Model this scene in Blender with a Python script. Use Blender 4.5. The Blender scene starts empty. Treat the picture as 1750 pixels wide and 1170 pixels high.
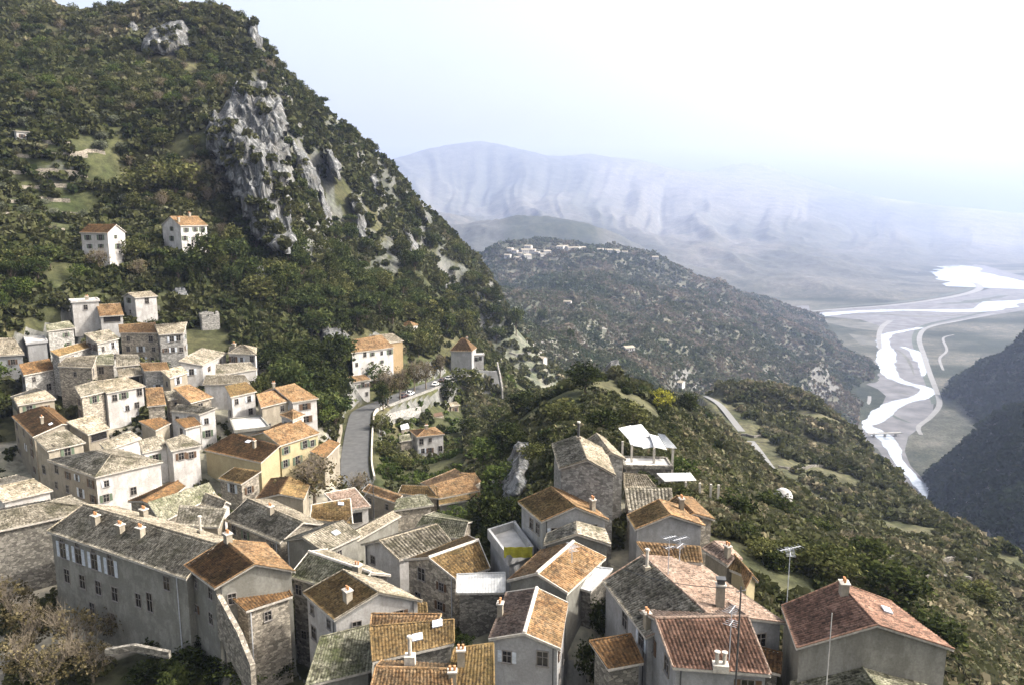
import bpy, math, random
import numpy as np
from mathutils import Vector
SC = bpy.context.scene
COL = SC.collection
rng = np.random.default_rng(7)
random.seed(7)
# ------------------------------------------------------------------ camera geometry
F_PX, CX, CY = 1300.0, 875.0, 585.0
PITCH = math.atan2(225.0, F_PX)
SP, CP = math.sin(PITCH), math.cos(PITCH)
FLOOR = -330.0

def ray(px, py):
    a, b = (px - CX) / F_PX, (CY - py) / F_PX
    return np.array([a, b * SP + CP, b * CP - SP])

def at_z(px, py, z):
    d = ray(px, py)
    return d * (z / d[2])

def at_r(px, py, r):
    d = ray(px, py)
    return d * (r / math.hypot(d[0], d[1]))

def project(P):
    P = np.asarray(P, float)
    x, y, z = P[..., 0], P[..., 1], P[..., 2]
    f = y * CP - z * SP
    u = y * SP + z * CP
    f = np.where(f < 1e-3, 1e-3, f)
    return CX + F_PX * x / f, CY - F_PX * u / f

def az_of(px, py=500):
    d = ray(px, py)
    return math.atan2(d[0], d[1])

# ------------------------------------------------------------------ noise
def _hash(ix, iy, iz, s):
    h = (ix.astype(np.int64) * 374761393 + iy.astype(np.int64) * 668265263 + iz.astype(np.int64) * 2147483647 + s * 974711) & 0xFFFFFFFF
    h = ((h ^ (h >> 13)) * 1274126177) & 0xFFFFFFFF
    h = h ^ (h >> 16)
    return (h & 0xFFFFFF) / float(0xFFFFFF)

def vnoise(x, y, z=None, s=0):
    x = np.asarray(x, float); y = np.asarray(y, float)
    z = np.zeros_like(x) if z is None else np.asarray(z, float)
    ix, iy, iz = np.floor(x), np.floor(y), np.floor(z)
    fx, fy, fz = x - ix, y - iy, z - iz
    fx, fy, fz = [t * t * (3 - 2 * t) for t in (fx, fy, fz)]
    out = 0
    for dx in (0, 1):
        for dy in (0, 1):
            for dz in (0, 1):
                w = (fx if dx else 1 - fx) * (fy if dy else 1 - fy) * (fz if dz else 1 - fz)
                out = out + w * _hash(ix + dx, iy + dy, iz + dz, s)
    return out * 2 - 1

def fbm(x, y, z=None, octv=4, s=0, gain=.5):
    a, f, o = 1.0, 1.0, 0
    for k in range(octv):
        o = o + a * vnoise(x * f, y * f, None if z is None else z * f, s + k * 17)
        a *= gain; f *= 2.03
    return o

# ------------------------------------------------------------------ mesh helpers
def mesh_np(name, V, Q=None, T=None, mats=(), mi=None, attrs=None, smooth=False):
    V = np.asarray(V, np.float32).reshape(-1, 3)
    Q = np.zeros((0, 4), np.int32) if Q is None else np.asarray(Q, np.int32).reshape(-1, 4)
    T = np.zeros((0, 3), np.int32) if T is None else np.asarray(T, np.int32).reshape(-1, 3)
    me = bpy.data.meshes.new(name)
    me.vertices.add(len(V)); me.vertices.foreach_set('co', V.ravel())
    li = np.concatenate([Q.ravel(), T.ravel()]).astype(np.int32)
    me.loops.add(len(li)); me.loops.foreach_set('vertex_index', li)
    ls = np.concatenate([np.arange(len(Q)) * 4, len(Q) * 4 + np.arange(len(T)) * 3]).astype(np.int32)
    me.polygons.add(len(ls)); me.polygons.foreach_set('loop_start', ls)
    for m in mats: me.materials.append(m)
    if mi is not None: me.polygons.foreach_set('material_index', np.asarray(mi, np.int32))
    if smooth: me.polygons.foreach_set('use_smooth', np.ones(len(ls), bool))
    for k, (dom, a) in (attrs or {}).items():
        a = np.asarray(a, np.float32)
        if a.ndim == 2:
            at = me.attributes.new(k, 'FLOAT_COLOR', dom); at.data.foreach_set('color', a.ravel())
        else:
            at = me.attributes.new(k, 'FLOAT', dom); at.data.foreach_set('value', a)
    me.update(calc_edges=True)
    return me

def link(name, data, parent=None, loc=None):
    o = bpy.data.objects.new(name, data); COL.objects.link(o)
    if parent is not None: o.parent = parent
    if loc is not None: o.location = loc
    return o

def tag(o, label=None, cat=None, group=None, kind=None):
    if label: o['label'] = label
    if cat: o['category'] = cat
    if group: o['group'] = group
    if kind: o['kind'] = kind
    return o

class MB:
    """collects polygons for ONE mesh"""
    def __init__(s): s.v, s.f, s.m, s.t = [], [], [], []
    def poly(s, pts, m=0, t=.5):
        i = len(s.v); s.v += [tuple(map(float, p)) for p in pts]; s.f.append(tuple(range(i, i + len(pts)))); s.m.append(m); s.t.append(t)
    def box(s, c, ax, ay, az_, m=0, t=.5, bottom=True):
        c, ax, ay, az_ = [np.asarray(q, float) for q in (c, ax, ay, az_)]
        P = lambda a, b, d: c + a * ax + b * ay + d * az_
        s.poly([P(-1, -1, 1), P(1, -1, 1), P(1, 1, 1), P(-1, 1, 1)], m, t)
        if bottom: s.poly([P(-1, 1, -1), P(1, 1, -1), P(1, -1, -1), P(-1, -1, -1)], m, t)
        s.poly([P(-1, -1, -1), P(1, -1, -1), P(1, -1, 1), P(-1, -1, 1)], m, t)
        s.poly([P(1, -1, -1), P(1, 1, -1), P(1, 1, 1), P(1, -1, 1)], m, t)
        s.poly([P(1, 1, -1), P(-1, 1, -1), P(-1, 1, 1), P(1, 1, 1)], m, t)
        s.poly([P(-1, 1, -1), P(-1, -1, -1), P(-1, -1, 1), P(-1, 1, 1)], m, t)
    def zbox(s, x0, x1, y0, y1, z0, z1, m=0, t=.5):
        s.box(((x0 + x1) / 2, (y0 + y1) / 2, (z0 + z1) / 2), ((x1 - x0) / 2, 0, 0), (0, (y1 - y0) / 2, 0), (0, 0, (z1 - z0) / 2), m, t)
    def tube(s, p0, p1, r0, r1, n=6, m=0, t=.5, cap=True):
        p0, p1 = np.asarray(p0, float), np.asarray(p1, float)
        d = p1 - p0; d = d / (np.linalg.norm(d) + 1e-9)
        u = np.cross(d, (0, 0, 1.0) if abs(d[2]) < .9 else (1.0, 0, 0)); u /= np.linalg.norm(u); w = np.cross(d, u)
        a = np.arange(n) * 2 * math.pi / n
        R0 = [p0 + r0 * (math.cos(q) * u + math.sin(q) * w) for q in a]; R1 = [p1 + r1 * (math.cos(q) * u + math.sin(q) * w) for q in a]
        i = len(s.v); s.v += [tuple(p) for p in R0 + R1]
        for k in range(n):
            s.f.append((i + k, i + (k + 1) % n, i + n + (k + 1) % n, i + n + k)); s.m.append(m); s.t.append(t)
        if cap: s.f.append(tuple(i + n + k for k in range(n))); s.m.append(m); s.t.append(t)
    def mesh(s, name, mats, tint=True):
        me = bpy.data.meshes.new(name)
        me.from_pydata(s.v, [], s.f)
        for m in mats: me.materials.append(m)
        me.polygons.foreach_set('material_index', np.asarray(s.m, np.int32))
        if tint:
            a = me.attributes.new('tint', 'FLOAT', 'FACE'); a.data.foreach_set('value', np.asarray(s.t, np.float32))
        me.update()
        return me

# ------------------------------------------------------------------ materials
def new_mat(name):
    m = bpy.data.materials.new(name); m.use_nodes = True
    nt = m.node_tree; nt.nodes.clear()
    out = nt.nodes.new('ShaderNodeOutputMaterial')
    return m, nt, out

class NT:
    def __init__(s, nt): s.nt = nt
    def n(s, typ, **kw):
        x = s.nt.nodes.new(typ)
        for k, v in kw.items():
            if k.startswith('i_'):
                key = k[2:]; key = int(key) if key.isdigit() else key.replace('_', ' ')
                x.inputs[key].default_value = v
            else: setattr(x, k, v)
        return x
    def l(s, a, b): s.nt.links.new(a, b)
    def ramp(s, fac, stops, interp='LINEAR'):
        r = s.n('ShaderNodeValToRGB'); cr = r.color_ramp; cr.interpolation = interp
        while len(cr.elements) < len(stops): cr.elements.new(.5)
        for e, (p, c) in zip(cr.elements, stops):
            e.position = p; e.color = (*c, 1) if len(c) == 3 else c
        s.l(fac, r.inputs[0]); return r.outputs[0]
    def mix(s, fac, a, b, mode='MIX'):
        x = s.n('ShaderNodeMix', data_type='RGBA', blend_type=mode)
        for sock, v in ((x.inputs[0], fac), (x.inputs[6], a), (x.inputs[7], b)):
            if isinstance(v, (int, float)): sock.default_value = v
            elif isinstance(v, tuple): sock.default_value = (*v, 1) if len(v) == 3 else v
            else: s.l(v, sock)
        return x.outputs[2]
    def math(s, op, a, b=None):
        x = s.n('ShaderNodeMath', operation=op)
        for sock, v in ((x.inputs[0], a), (x.inputs[1], b)):
            if v is None: continue
            if isinstance(v, (int, float)): sock.default_value = v
            else: s.l(v, sock)
        return x.outputs[0]
    def noise(s, vec, scale, detail=4, rough=.55):
        x = s.n('ShaderNodeTexNoise'); x.inputs['Scale'].default_value = scale; x.inputs['Detail'].default_value = detail; x.inputs['Roughness'].default_value = rough
        s.l(vec, x.inputs['Vector']); return x.outputs['Fac']
    def pos(s): return s.n('ShaderNodeNewGeometry').outputs['Position']
    def bsdf(s, out, col, rough=.9, spec=.2, bump=None, bstr=.4, bdist=.1):
        b = s.n('ShaderNodeBsdfPrincipled'); b.inputs['Roughness'].default_value = rough
        b.inputs['Specular IOR Level'].default_value = spec
        if isinstance(col, tuple): b.inputs['Base Color'].default_value = (*col, 1)
        else: s.l(col, b.inputs['Base Color'])
        if bump is not None:
            bp = s.n('ShaderNodeBump'); bp.inputs['Strength'].default_value = bstr; bp.inputs['Distance'].default_value = bdist
            s.l(bump, bp.inputs['Height']); s.l(bp.outputs[0], b.inputs['Normal'])
        s.l(b.outputs[0], out.inputs['Surface']); return b

def hexc(r, g, b): return (r, g, b)
MATS = {}

def tile_mat(key, dark, mid, light, lichen, amount, moss=(.07, .075, .03), mossamt=.3):
    m, nt, out = new_mat('roof_tiles_' + key); N = NT(nt)
    at = N.n('ShaderNodeAttribute', attribute_name='tint')
    c = N.ramp(at.outputs['Fac'], [(0, dark), (.45, mid), (1, light)])
    p = N.pos()
    n1 = N.noise(p, .55, 5, .65)
    n2 = N.noise(p, 2.2, 5, .75)
    k = N.math('MULTIPLY', N.ramp(n1, [(.38, (0, 0, 0)), (.62, (1, 1, 1))]), amount)
    k2 = N.math('MULTIPLY', k, N.ramp(n2, [(.42, (0, 0, 0)), (.58, (1, 1, 1))]))
    c = N.mix(k2, c, lichen)
    n3 = N.noise(p, .33, 4, .6)
    kk = N.math('MULTIPLY', N.ramp(n3, [(.5, (0, 0, 0)), (.66, (1, 1, 1))]), mossamt)
    c = N.mix(kk, c, moss)
    n4 = N.noise(p, 3.6, 4, .75)
    c = N.mix(N.ramp(n4, [(.38, (.8, .8, .8)), (.55, (0, 0, 0))]), c, (.025, .022, .016))
    oi = N.n('ShaderNodeObjectInfo')
    v = N.math('ADD', N.math('MULTIPLY', oi.outputs['Random'], .35), .82)
    hsv = N.n('ShaderNodeHueSaturation'); N.l(v, hsv.inputs['Value']); N.l(c, hsv.inputs['Color'])
    N.bsdf(out, hsv.outputs[0], .92, .15, n4, .5, .05)
    MATS['r_' + key] = m

tile_mat('grey', (.035, .03, .022), (.20, .175, .13), (.48, .43, .34), (.50, .45, .36), .5, (.05, .05, .022), .65)
tile_mat('mossy', (.03, .03, .018), (.16, .155, .10), (.40, .38, .28), (.48, .45, .35), .45, (.05, .06, .02), .8)
tile_mat('cream', (.06, .05, .035), (.29, .245, .175), (.50, .44, .34), (.48, .43, .34), .5, (.075, .065, .03), .5)
tile_mat('orange', (.07, .036, .017), (.255, .145, .066), (.40, .25, .125), (.42, .33, .21), .4, (.09, .07, .03), .4)
tile_mat('ochre', (.06, .036, .014), (.20, .125, .05), (.33, .22, .10), (.34, .26, .14), .35, (.09, .075, .025), .5)
tile_mat('brown', (.04, .022, .011), (.155, .082, .033), (.25, .14, .06), (.20, .14, .08), .3, (.05, .045, .02), .5)
tile_mat('red', (.045, .024, .016), (.20, .11, .075), (.32, .19, .135), (.38, .25, .19), .25, (.10, .06, .04), .3)
tile_mat('pink', (.075, .05, .035), (.255, .175, .13), (.37, .275, .215), (.38, .31, .25), .45, (.2, .13, .09), .2)

def wall_mat(key, col, dirt, stone=0.0, dirtamt=.5):
    m, nt, out = new_mat('wall_' + key); N = NT(nt); p = N.pos()
    oi = N.n('ShaderNodeObjectInfo')
    mp = N.n('ShaderNodeMapping'); mp.inputs['Scale'].default_value = (1, 1, .28); N.l(p, mp.inputs[0])
    n1 = N.noise(mp.outputs[0], 1.1, 6, .72)
    n2 = N.noise(p, .4, 5, .65)
    n3 = N.noise(p, 5.0, 4, .7)
    k = N.math('MULTIPLY', N.ramp(n1, [(.42, (0, 0, 0)), (.72, (1, 1, 1))]), dirtamt)
    c = N.mix(k, col, dirt)
    k2 = N.math('MULTIPLY', N.ramp(n2, [(.47, (0, 0, 0)), (.56, (1, 1, 1))]), dirtamt * .9)
    c = N.mix(k2, c, tuple(.42 * a + .5 * b for a, b in zip(col, dirt)))
    h = n3
    if stone > 0:
        mp2 = N.n('ShaderNodeMapping'); mp2.inputs['Scale'].default_value = (1, 1, 1.7); N.l(p, mp2.inputs[0])
        vo = N.n('ShaderNodeTexVoronoi'); vo.inputs['Scale'].default_value = 2.3; N.l(mp2.outputs[0], vo.inputs['Vector'])
        vd = N.n('ShaderNodeTexVoronoi', feature='DISTANCE_TO_EDGE'); vd.inputs['Scale'].default_value = 2.3; N.l(mp2.outputs[0], vd.inputs['Vector'])
        sep = N.n('ShaderNodeSeparateColor'); N.l(vo.outputs['Color'], sep.inputs[0])
        sc = N.ramp(sep.outputs[0], [(0, tuple(q * .35 for q in col)), (.5, tuple(q * .85 for q in col)), (1, tuple(min(.8, q * 1.5) for q in col))])
        c = N.mix(stone, c, sc)
        e = N.ramp(vd.outputs['Distance'], [(0, (1, 1, 1)), (.07, (0, 0, 0))])
        c = N.mix(N.math('MULTIPLY', e, stone), c, tuple(q * .35 for q in dirt))
        h = N.math('ADD', N.math('MINIMUM', vd.outputs['Distance'], .12), N.math('MULTIPLY', n3, .08))
    c = N.mix(N.ramp(n3, [(.3, (.3, .3, .3)), (.6, (0, 0, 0))]), c, tuple(q * .45 for q in dirt))
    v = N.math('ADD', N.math('MULTIPLY', oi.outputs['Random'], .3), .84)
    hsv = N.n('ShaderNodeHueSaturation'); N.l(v, hsv.inputs['Value']); N.l(c, hsv.inputs['Color'])
    N.bsdf(out, hsv.outputs[0], .9, .2, h, .5 if stone else .3, .1 if stone else .03)
    MATS[key] = m

wall_mat('white', (.57, .55, .525), (.25, .22, .185), 0, .7)
wall_mat('cream', (.34, .30, .235), (.18, .15, .105), 0, .8)
wall_mat('yellow', (.44, .375, .225), (.33, .26, .15), 0, .6)
wall_mat('ochrewall', (.40, .29, .16), (.30, .2, .1), 0, .5)
wall_mat('grey', (.27, .26, .225), (.13, .12, .095), 0, .85)
wall_mat('greyblue', (.34, .335, .33), (.18, .175, .165), 0, .7)
wall_mat('stone', (.34, .30, .24), (.22, .19, .15), .8, .5)
wall_mat('darkstone', (.24, .22, .185), (.12, .11, .09), .8, .5)
wall_mat('limestone', (.33, .315, .285), (.33, .31, .28), .75, .4)

def flat_mat(key, col, rough=.7, spec=.3, var=.25, scale=3.0, metal=0):
    m, nt, out = new_mat(key); N = NT(nt); p = N.pos()
    n = N.noise(p, scale, 4, .6)
    c = N.ramp(n, [(.3, tuple(q * (1 - var) for q in col)), (.7, tuple(min(1, q * (1 + var)) for q in col))])
    b = N.bsdf(out, c, rough, spec, n, .2, .02); b.inputs['Metallic'].default_value = metal
    MATS[key] = m
    return m
flat_mat('dark_pane', (.018, .017, .016), .25, .5)
flat_mat('shutter_brown', (.10, .06, .035))
flat_mat('shutter_green', (.10, .13, .085))
flat_mat('shutter_pale', (.50, .53, .56))
flat_mat('window_frame', (.21, .19, .17))
flat_mat('mortar', (.46, .42, .36), .95, .1, .3)
flat_mat('terracotta', (.42, .21, .10), .9, .2)
flat_mat('dark_metal', (.05, .05, .05), .5, .5)
flat_mat('galvanised', (.42, .43, .45), .55, .4)
flat_mat('old_wood', (.11, .08, .05), .9, .1)
flat_mat('white_sheet', (.46, .46, .45), .6, .3, .3, 1.5)
flat_mat('concrete', (.42, .40, .37), .95, .1, .25, .8)
flat_mat('skylight_glass', (.72, .76, .8), .2, .5, .05)
flat_mat('asphalt', (.085, .085, .083), .95, .1, .2, .6)
flat_mat('pale_road', (.19, .187, .18), .95, .1, .12, .05)
flat_mat('gravel', (.125, .123, .125), .95, .1, .3, .03)
flat_mat('embankment', (.07, .08, .065), .95, .1, .3, .05)
flat_mat('bark', (.10, .078, .055), .95, .1, .4, 6)
flat_mat('pale_bark', (.20, .165, .12), .95, .1, .4, 6)
flat_mat('car_white', (.80, .78, .72), .3, .5, .03)
flat_mat('car_dark', (.06, .03, .025), .3, .5, .03)
flat_mat('car_glass', (.03, .035, .04), .1, .6, .03)
flat_mat('rubber', (.02, .02, .02), .8, .2)
flat_mat('yellow_tarp', (.46, .42, .05), .8, .2, .25, 2)
flat_mat('field_soil', (.10, .10, .085), .95, .1, .35, .02)
# ------------------------------------------------------------------ the houses: eave corners, heights, roofs, walls, labels
ZA = np.array([(1480,1080,-35),(1200,1100,-35),(900,1090,-37),(700,1100,-38),(580,1110,-41),(570,1040,-40),(400,1000,-38.5),(420,1035,-41),
 (200,940,-39),(90,890,-39),(450,900,-42),(560,930,-42),(730,970,-40),(915,1000,-37),(1060,1000,-36),(1240,970,-37),(980,880,-34),(1140,890,-34.5),
 (1000,800,-30.5),(1110,840,-36),(650,930,-43.5),(750,900,-45),(600,865,-46),(480,840,-47),(410,820,-47),(320,860,-44),(150,800,-44),(40,840,-43),
 (740,830,-48),(640,845,-47),(500,750,-45),(400,770,-45),(300,770,-45),(220,750,-44),(100,740,-42),(50,690,-40),(200,690,-40.5),(330,690,-41),
 (420,670,-40),(520,680,-42),(370,620,-37),(240,570,-31),(150,600,-34),(60,600,-33),(30,640,-37),(230,505,-21),(140,530,-24),(340,550,-29),
 (640,600,-46),(615,660,-53),(695,550,-38),(790,600,-57),(725,740,-61),(570,760,-47)], float)

def make_mq(XY, Z, c, lam):
    XY = np.asarray(XY, float); Z = np.asarray(Z, float)
    D = np.sqrt(((XY[:, None] - XY[None]) ** 2).sum(-1) + c * c)
    n = len(Z)
    A = np.zeros((n + 3, n + 3)); A[:n, :n] = D - lam * np.eye(n)
    Pm = np.c_[np.ones(n), XY]; A[:n, n:] = Pm; A[n:, :n] = Pm.T
    w = np.linalg.solve(A, np.r_[Z, 0, 0, 0])
    def ev(Q):
        Q = np.asarray(Q, float); out = np.empty(len(Q))
        for i in range(0, len(Q), 20000):
            q = Q[i:i + 20000]
            d = np.sqrt(((q[:, None] - XY[None]) ** 2).sum(-1) + c * c)
            out[i:i + 20000] = d @ w[:n] + w[n] + q @ w[n + 1:]
        return out
    return ev
zmap = make_mq(ZA[:, :2] / 100, ZA[:, 2], .3, .02)

HOUSES = []
def H(label, quad, roof='gable', rm='grey', wm='grey', h=7, rise=None, z=None, rp=.5, name='village_house', at=None, win=None, **kw):
    HOUSES.append(dict(label=label, quad=quad, roof=roof, rm=rm, wm=wm, h=h, rise=rise, z=z, rp=rp, name=name, at=at, win=win, **kw))

# --- spur houses in front
H('large house with red tiled gable roof at the bottom right corner', '1361,1107 1335,1035 1524,1028 1631,1109', rm='red', wm='grey', h=8, rise=2.1, ch=[(.75,.47,1)], sky=[('b',.55,.5)], win={})
H('red tiled house with twin white flue pots, left of the bottom right corner house', '1150,1140 1318,1153 1243,1028 1093,1043', rm='red', wm='greyblue', h=9, rise=1.6, rp=.52, ch=[(.5,.03,3),(.85,.86,4)], tiles2='pink', an=[(.62,.1,4.5)])
H('house with wide mossy slate coloured slope and pink far slope', '1103,1089 1030,992 1185,955 1345,1064', rm='grey', wm='greyblue', h=6, rise=1.7, rp=.42, tiles2='pink', ch=[(.12,.05,2),(.8,.35,5)], an=[(.62,.45,4)], roofname=1)
H('low lean-to with a dark red tiled roof in the alley at the bottom', '1040,1143 1100,1132 1078,1083 1007,1095', 'shed', 'brown', 'darkstone', 4, 1.0, z=-37.5)
H('small gabled house with orange slope beside the pink roof', '1243,966 1199,938 1240,926 1263,957', 'gable', 'pink', 'cream', 4, .5, ch=[(.2,.3,2)])
H('narrow gabled house with dark left slope above the red corner house', '1246,972 1296,993 1335,1011 1262,956', 'gable', 'ochre', 'yellow', 4, 1.1, rp=.5, z=-37.2, tiles2='orange')
H('low orange lean-to roof under the blue grey gable wall', '1110,958 1200,962 1198,940 1088,926', 'shed', 'orange', 'stone', 4, .5)
H('blue grey gabled house with striped ochre roof right of the tower house', '1085,904 1071,880 1178,868 1205,898', 'gable', 'ochre', 'greyblue', 7, 1.5, tiles2='orange', win={}, ch=[(.7,.8,2)])
H('house with sunlit orange slope behind the blue grey gable', '1150,892 1128,868 1183,850 1222,887', 'gable', 'orange', 'stone', 6, .9, z=-35)
H('lean-to with grey striped barrel tiles below the ruined shelter', '1074,872 1150,868 1147,834 1068,834', 'shed', 'grey', 'stone', 5, .8, z=-35.2, stripes=1)
H('small beige tiled roof tucked behind the striped lean-to', '1067,834 1122,833 1105,812 1066,808', 'shed', 'cream', 'stone', 4, .7, z=-35)
H('tall stone tower house with grey lichen gable on the rock spur', '955,800 943,758 1034,768 1053,812', 'gable', 'grey', 'limestone', 11, 1.5, win={}, z=-30.5, tiles2='cream', ch=[(.85,.48,6)])
H('stone house with pale gable joined behind the tall tower house', '1018,784 1002,752 1036,750 1070,785', 'gable', 'cream', 'limestone', 9, .9, z=-31, win={})
H('blue plastered house with ochre and orange gable roof under the tower house', '925,891 885,857 998,852 1041,888', 'gable', 'ochre', 'greyblue', 9, 1.7, tiles2='orange', ch=[(.25,.85,2)], win={'AB':(3,2)})
H('house with a white mortar ridge and orange slopes on the spur', '866,992 925,940 1036,952 970,1013', 'gable', 'orange', 'grey', 5, 1.4, tiles2='orange', ridge=1, an=[(.55,.72,2)], win={})
H('short grey tiled house behind the white ridged roof', '929,930 934,912 1034,904 1044,930', 'gable', 'grey', 'grey', 5, 1.2, z=-35.6, win={})
H('bright white sheet roofed lean-to beside the white ridged house', '985,1003 1010,1010 1047,972 1012,968', 'shed', 'sheet', 'darkstone', 4, .3, z=-37.5, win={})
H('pinkish gabled house with a yellow ridge line at the bottom centre', '835,1092 865,1012 971,1030 958,1109', 'gable', 'pink', 'greyblue', 11, 1.0, tiles2='orange', ridge=1, ch=[(.45,.05,2)], win={'DA':(2,1)})
H('stone gabled house with two dark windows and ochre roof', '690,956 800,915 838,970 778,989', 'gable', 'ochre', 'stone', 10, 1.4, win={'DA':(2,2)}, ridge=1)
H('low house with grey corrugated lean-to roof right of the stone gable', '780,1013 863,1012 863,978 781,981', 'shed', 'sheetgrey', 'darkstone', 6, .9, z=-40.5, win={})
H('flat terrace house with low white parapet beside the yellow awning', '868,962 912,945 880,900 833,915', 'flat', 'concrete', 'greyblue', 5, z=-38.5, parapet=.9, win={})
H('brown tiled lean-to house with two pale skylights at the bottom', '637,1131 776,1099 778,1062 632,1070', 'shed', 'ochre', 'darkstone', 6, 1.5, z=-39.5, sky=[('a',.55,.45),('a',.8,.85)], win={})
H('small orange roofed shed just behind the skylight roof', '632,1077 740,1078 778,1062 632,1056', 'shed', 'orange', 'darkstone', 3.5, .4, z=-39.2, win={})
H('orange tiled house with tall white chimney at the bottom edge', '622,1222 778,1222 766,1134 652,1128', 'gable', 'orange', 'greyblue', 6, .9, z=-36.5, rp=.66, ch=[(.45,.82,7)])
H('house with plain ochre roof and grey chimney cowl at the bottom edge', '752,1212 845,1208 843,1099 776,1108', 'shed', 'ochre', 'greyblue', 6, 1.6, z=-37.2, ch=[(.25,.7,2),(.15,.35,2)], win={})
H('house with mossy grey gable roof at the very bottom right', '1385,1242 1350,1166 1575,1152 1655,1238', 'gable', 'mossy', 'grey', 4, 1.6, z=-38.5, win={})
H('low dark red tiled roof wedged between the two red tiled houses', '1288,1140 1334,1152 1336,1116 1284,1112', 'shed', 'brown', 'darkstone', 4, .8, z=-38.5, win={})
H('low stone hut added to darken the space under the ruined shelter', '1066,796 1150,798 1140,782 1062,780', 'flat', 'concrete', 'darkstone', 3, z=-34.8, parapet=.2, win={})  # added dark walls in place of the dark interior below the panels
# --- left front
H('long grey building with four shuttered top windows and lichen covered roof', '80,907 318,989 424,927 205,866', 'gable', 'grey', 'grey', 12, 1.9, z=-38.5, tiles2='cream', name='long_building', win={'AB':'long'}, ch=[(.22,.3,1),(.42,.28,1),(.55,.32,1),(.32,.8,1),(.75,.8,5)])  # cream far slope: sunlight painted as paler tiles
H('low house with grey lichen roof at the left edge beside the long building', '-70,921 172,869 122,846 -60,880', 'hip', 'grey', 'darkstone', 9, 1.0, z=-39.5, win={})  # dark stone stands in for the shade on this wall
H('white house with pale roof at the left edge above the lichen roof', '4,857 91,837 30,811 -40,826', 'gable', 'cream', 'white', 6, .6, win={})
H('house with shaded brown and sunlit orange gable slopes beside the long building', '314,966 366,1005 505,975 455,928', 'gable', 'brown', 'grey', 10, 1.7, tiles2='orange', ch=[(.1,.5,1)], z=-38)  # shade and sun on the two slopes painted as brown and orange tiles
H('low annex with striped ochre roof in front of the orange gable', '384,985 470,975 455,938 425,952', 'shed', 'ochre', 'grey', 9, .9, z=-39.2, win={})
H('narrow house with dark brown lean-to roof above the walled garden', '421,1044 500,1018 480,985 394,1020', 'shed', 'brown', 'stone', 10, .9, z=-40.5)
H('house with stone weighted grey roof and sunlit cream far slope', '383,887 478,927 558,896 462,852', 'gable', 'grey', 'stone', 7, 1.6, tiles2='cream', ch=[(.5,.42,1)], win={'AB':(4,1)})  # sunlight on the far slope painted as cream tiles
H('grey roofed house with greenish gable wall beside a small skylight', '554,943 616,914 560,893 483,923', 'gable', 'grey', 'grey', 6, 1.2, sky=[('a',.6,.55)])
H('tall dark house with mossy roof and curved pale ridge', '494,984 600,1014 668,982 560,938', 'gable', 'mossy', 'darkstone', 12, 1.3, z=-40.5, tiles2='cream', ridge=1, ch=[(.85,.4,1)], win={'AB':(4,3),'DA':(2,3)})
H('house with ochre striped left slope and pale grey right slope', '517,1012 571,1059 722,1026 655,992', 'gable', 'ochre', 'white', 9, 1.9, tiles2='cream', ch=[(.75,.25,1)], z=-39.5)
H('small orange lean-to wedged below the pale grey slope', '642,1049 731,1057 707,1036 624,1033', 'shed', 'ochre', 'grey', 4, .4, z=-41.3, win={})
H('house with large mossy green roof at the bottom left of centre', '522,1172 634,1145 642,1065 548,1088', 'shed', 'mossy', 'grey', 6, 1.3, z=-42.5, win={})
H('house with white gable wall and striped grey slope', '682,956 775,929 722,898 617,930', 'gable', 'grey', 'white', 6, 1.5, stripes=1, z=-43, tiles2='cream')
H('ruined house with broken grey roof under the orange roofed farm', '700,914 792,919 808,890 742,873', 'gable', 'mossy', 'stone', 5, 1.1, z=-45, win={})
H('low house with pale grey roof left of the white gable', '607,925 686,880 660,878 585,915', 'gable', 'cream', 'grey', 5, .5, z=-44, win={})
H('pink roofed house with one large dark opening in its front', '585,872 634,865 606,833 554,843', 'shed', 'pink', 'white', 5, 1.1, z=-46, win={'AB':'big'}, verge=1)
H('house with olive brown roof left of the pink roofed house', '530,887 603,895 566,848 506,862', 'shed', 'ochre', 'grey', 5, 1.0, z=-46, sky=[('a',.75,.8)], win={}, verge=1)
H('house with half shaded and half sunlit ochre gable roof below the bare tree', '437,853 463,816 530,828 520,852', 'gable', 'brown', 'cream', 5, .9, z=-47, tiles2='ochre', win={})  # shaded slope painted brown, sunlit slope ochre
H('white house with ochre hipped roof and one tall dark window', '412,827 372,817 400,797 447,804', 'shed', 'ochre', 'stone', 6, .5, z=-47, win={'DA':(1,1)}, wm2='white')
# --- village centre
H('pale yellow house with green shuttered windows and orange roof', '479,761 547,739 512,716 450,738', 'gable', 'orange', 'yellow', 10, .8, z=-44.5, win={'AB':(4,2,'g')}, rv=1)
H('low wing with large dark brown roof beside the yellow house', '446,790 347,768 400,738 480,760', 'shed', 'brown', 'yellow', 7, 1.6, z=-46, win={}, ch=[(.35,.6,2)], sky=[('a',.55,.75)])
H('tiny white cabin with hipped orange roof on top of the yellow house', '500,717 478,709 499,698 521,708', 'hip', 'orange', 'white', 5, .7, z=-42)
H('white house with two long brown windows on its sunlit side', '499,687 545,680 504,655 470,663', 'gable', 'orange', 'white', 9, .9, z=-41, win={'AB':'long2'}, ch=[(.1,.6,2)], rv=1)
H('cream house with ochre lean-to roof left of the long windowed house', '446,696 496,684 478,664 438,673', 'shed', 'orange', 'cream', 8, .8, z=-41)
H('white house with ochre roof and four dark square windows', '394,678 439,668 421,652 384,659', 'shed', 'ochre', 'white', 8, 1.0, z=-39.5, win={'AB':(2,2)})
H('flat grey concrete terrace house beside the four windowed white house', '400,737 462,730 445,710 392,716', 'flat', 'concrete', 'grey', 5, z=-43.5, parapet=.3, win={})
H('white house with sloping grey roof and rising white side wall', '347,624 389,603 345,594 303,617', 'shed', 'grey', 'white', 8, 1.0, z=-37, win={'AB':(2,2)})
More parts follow.
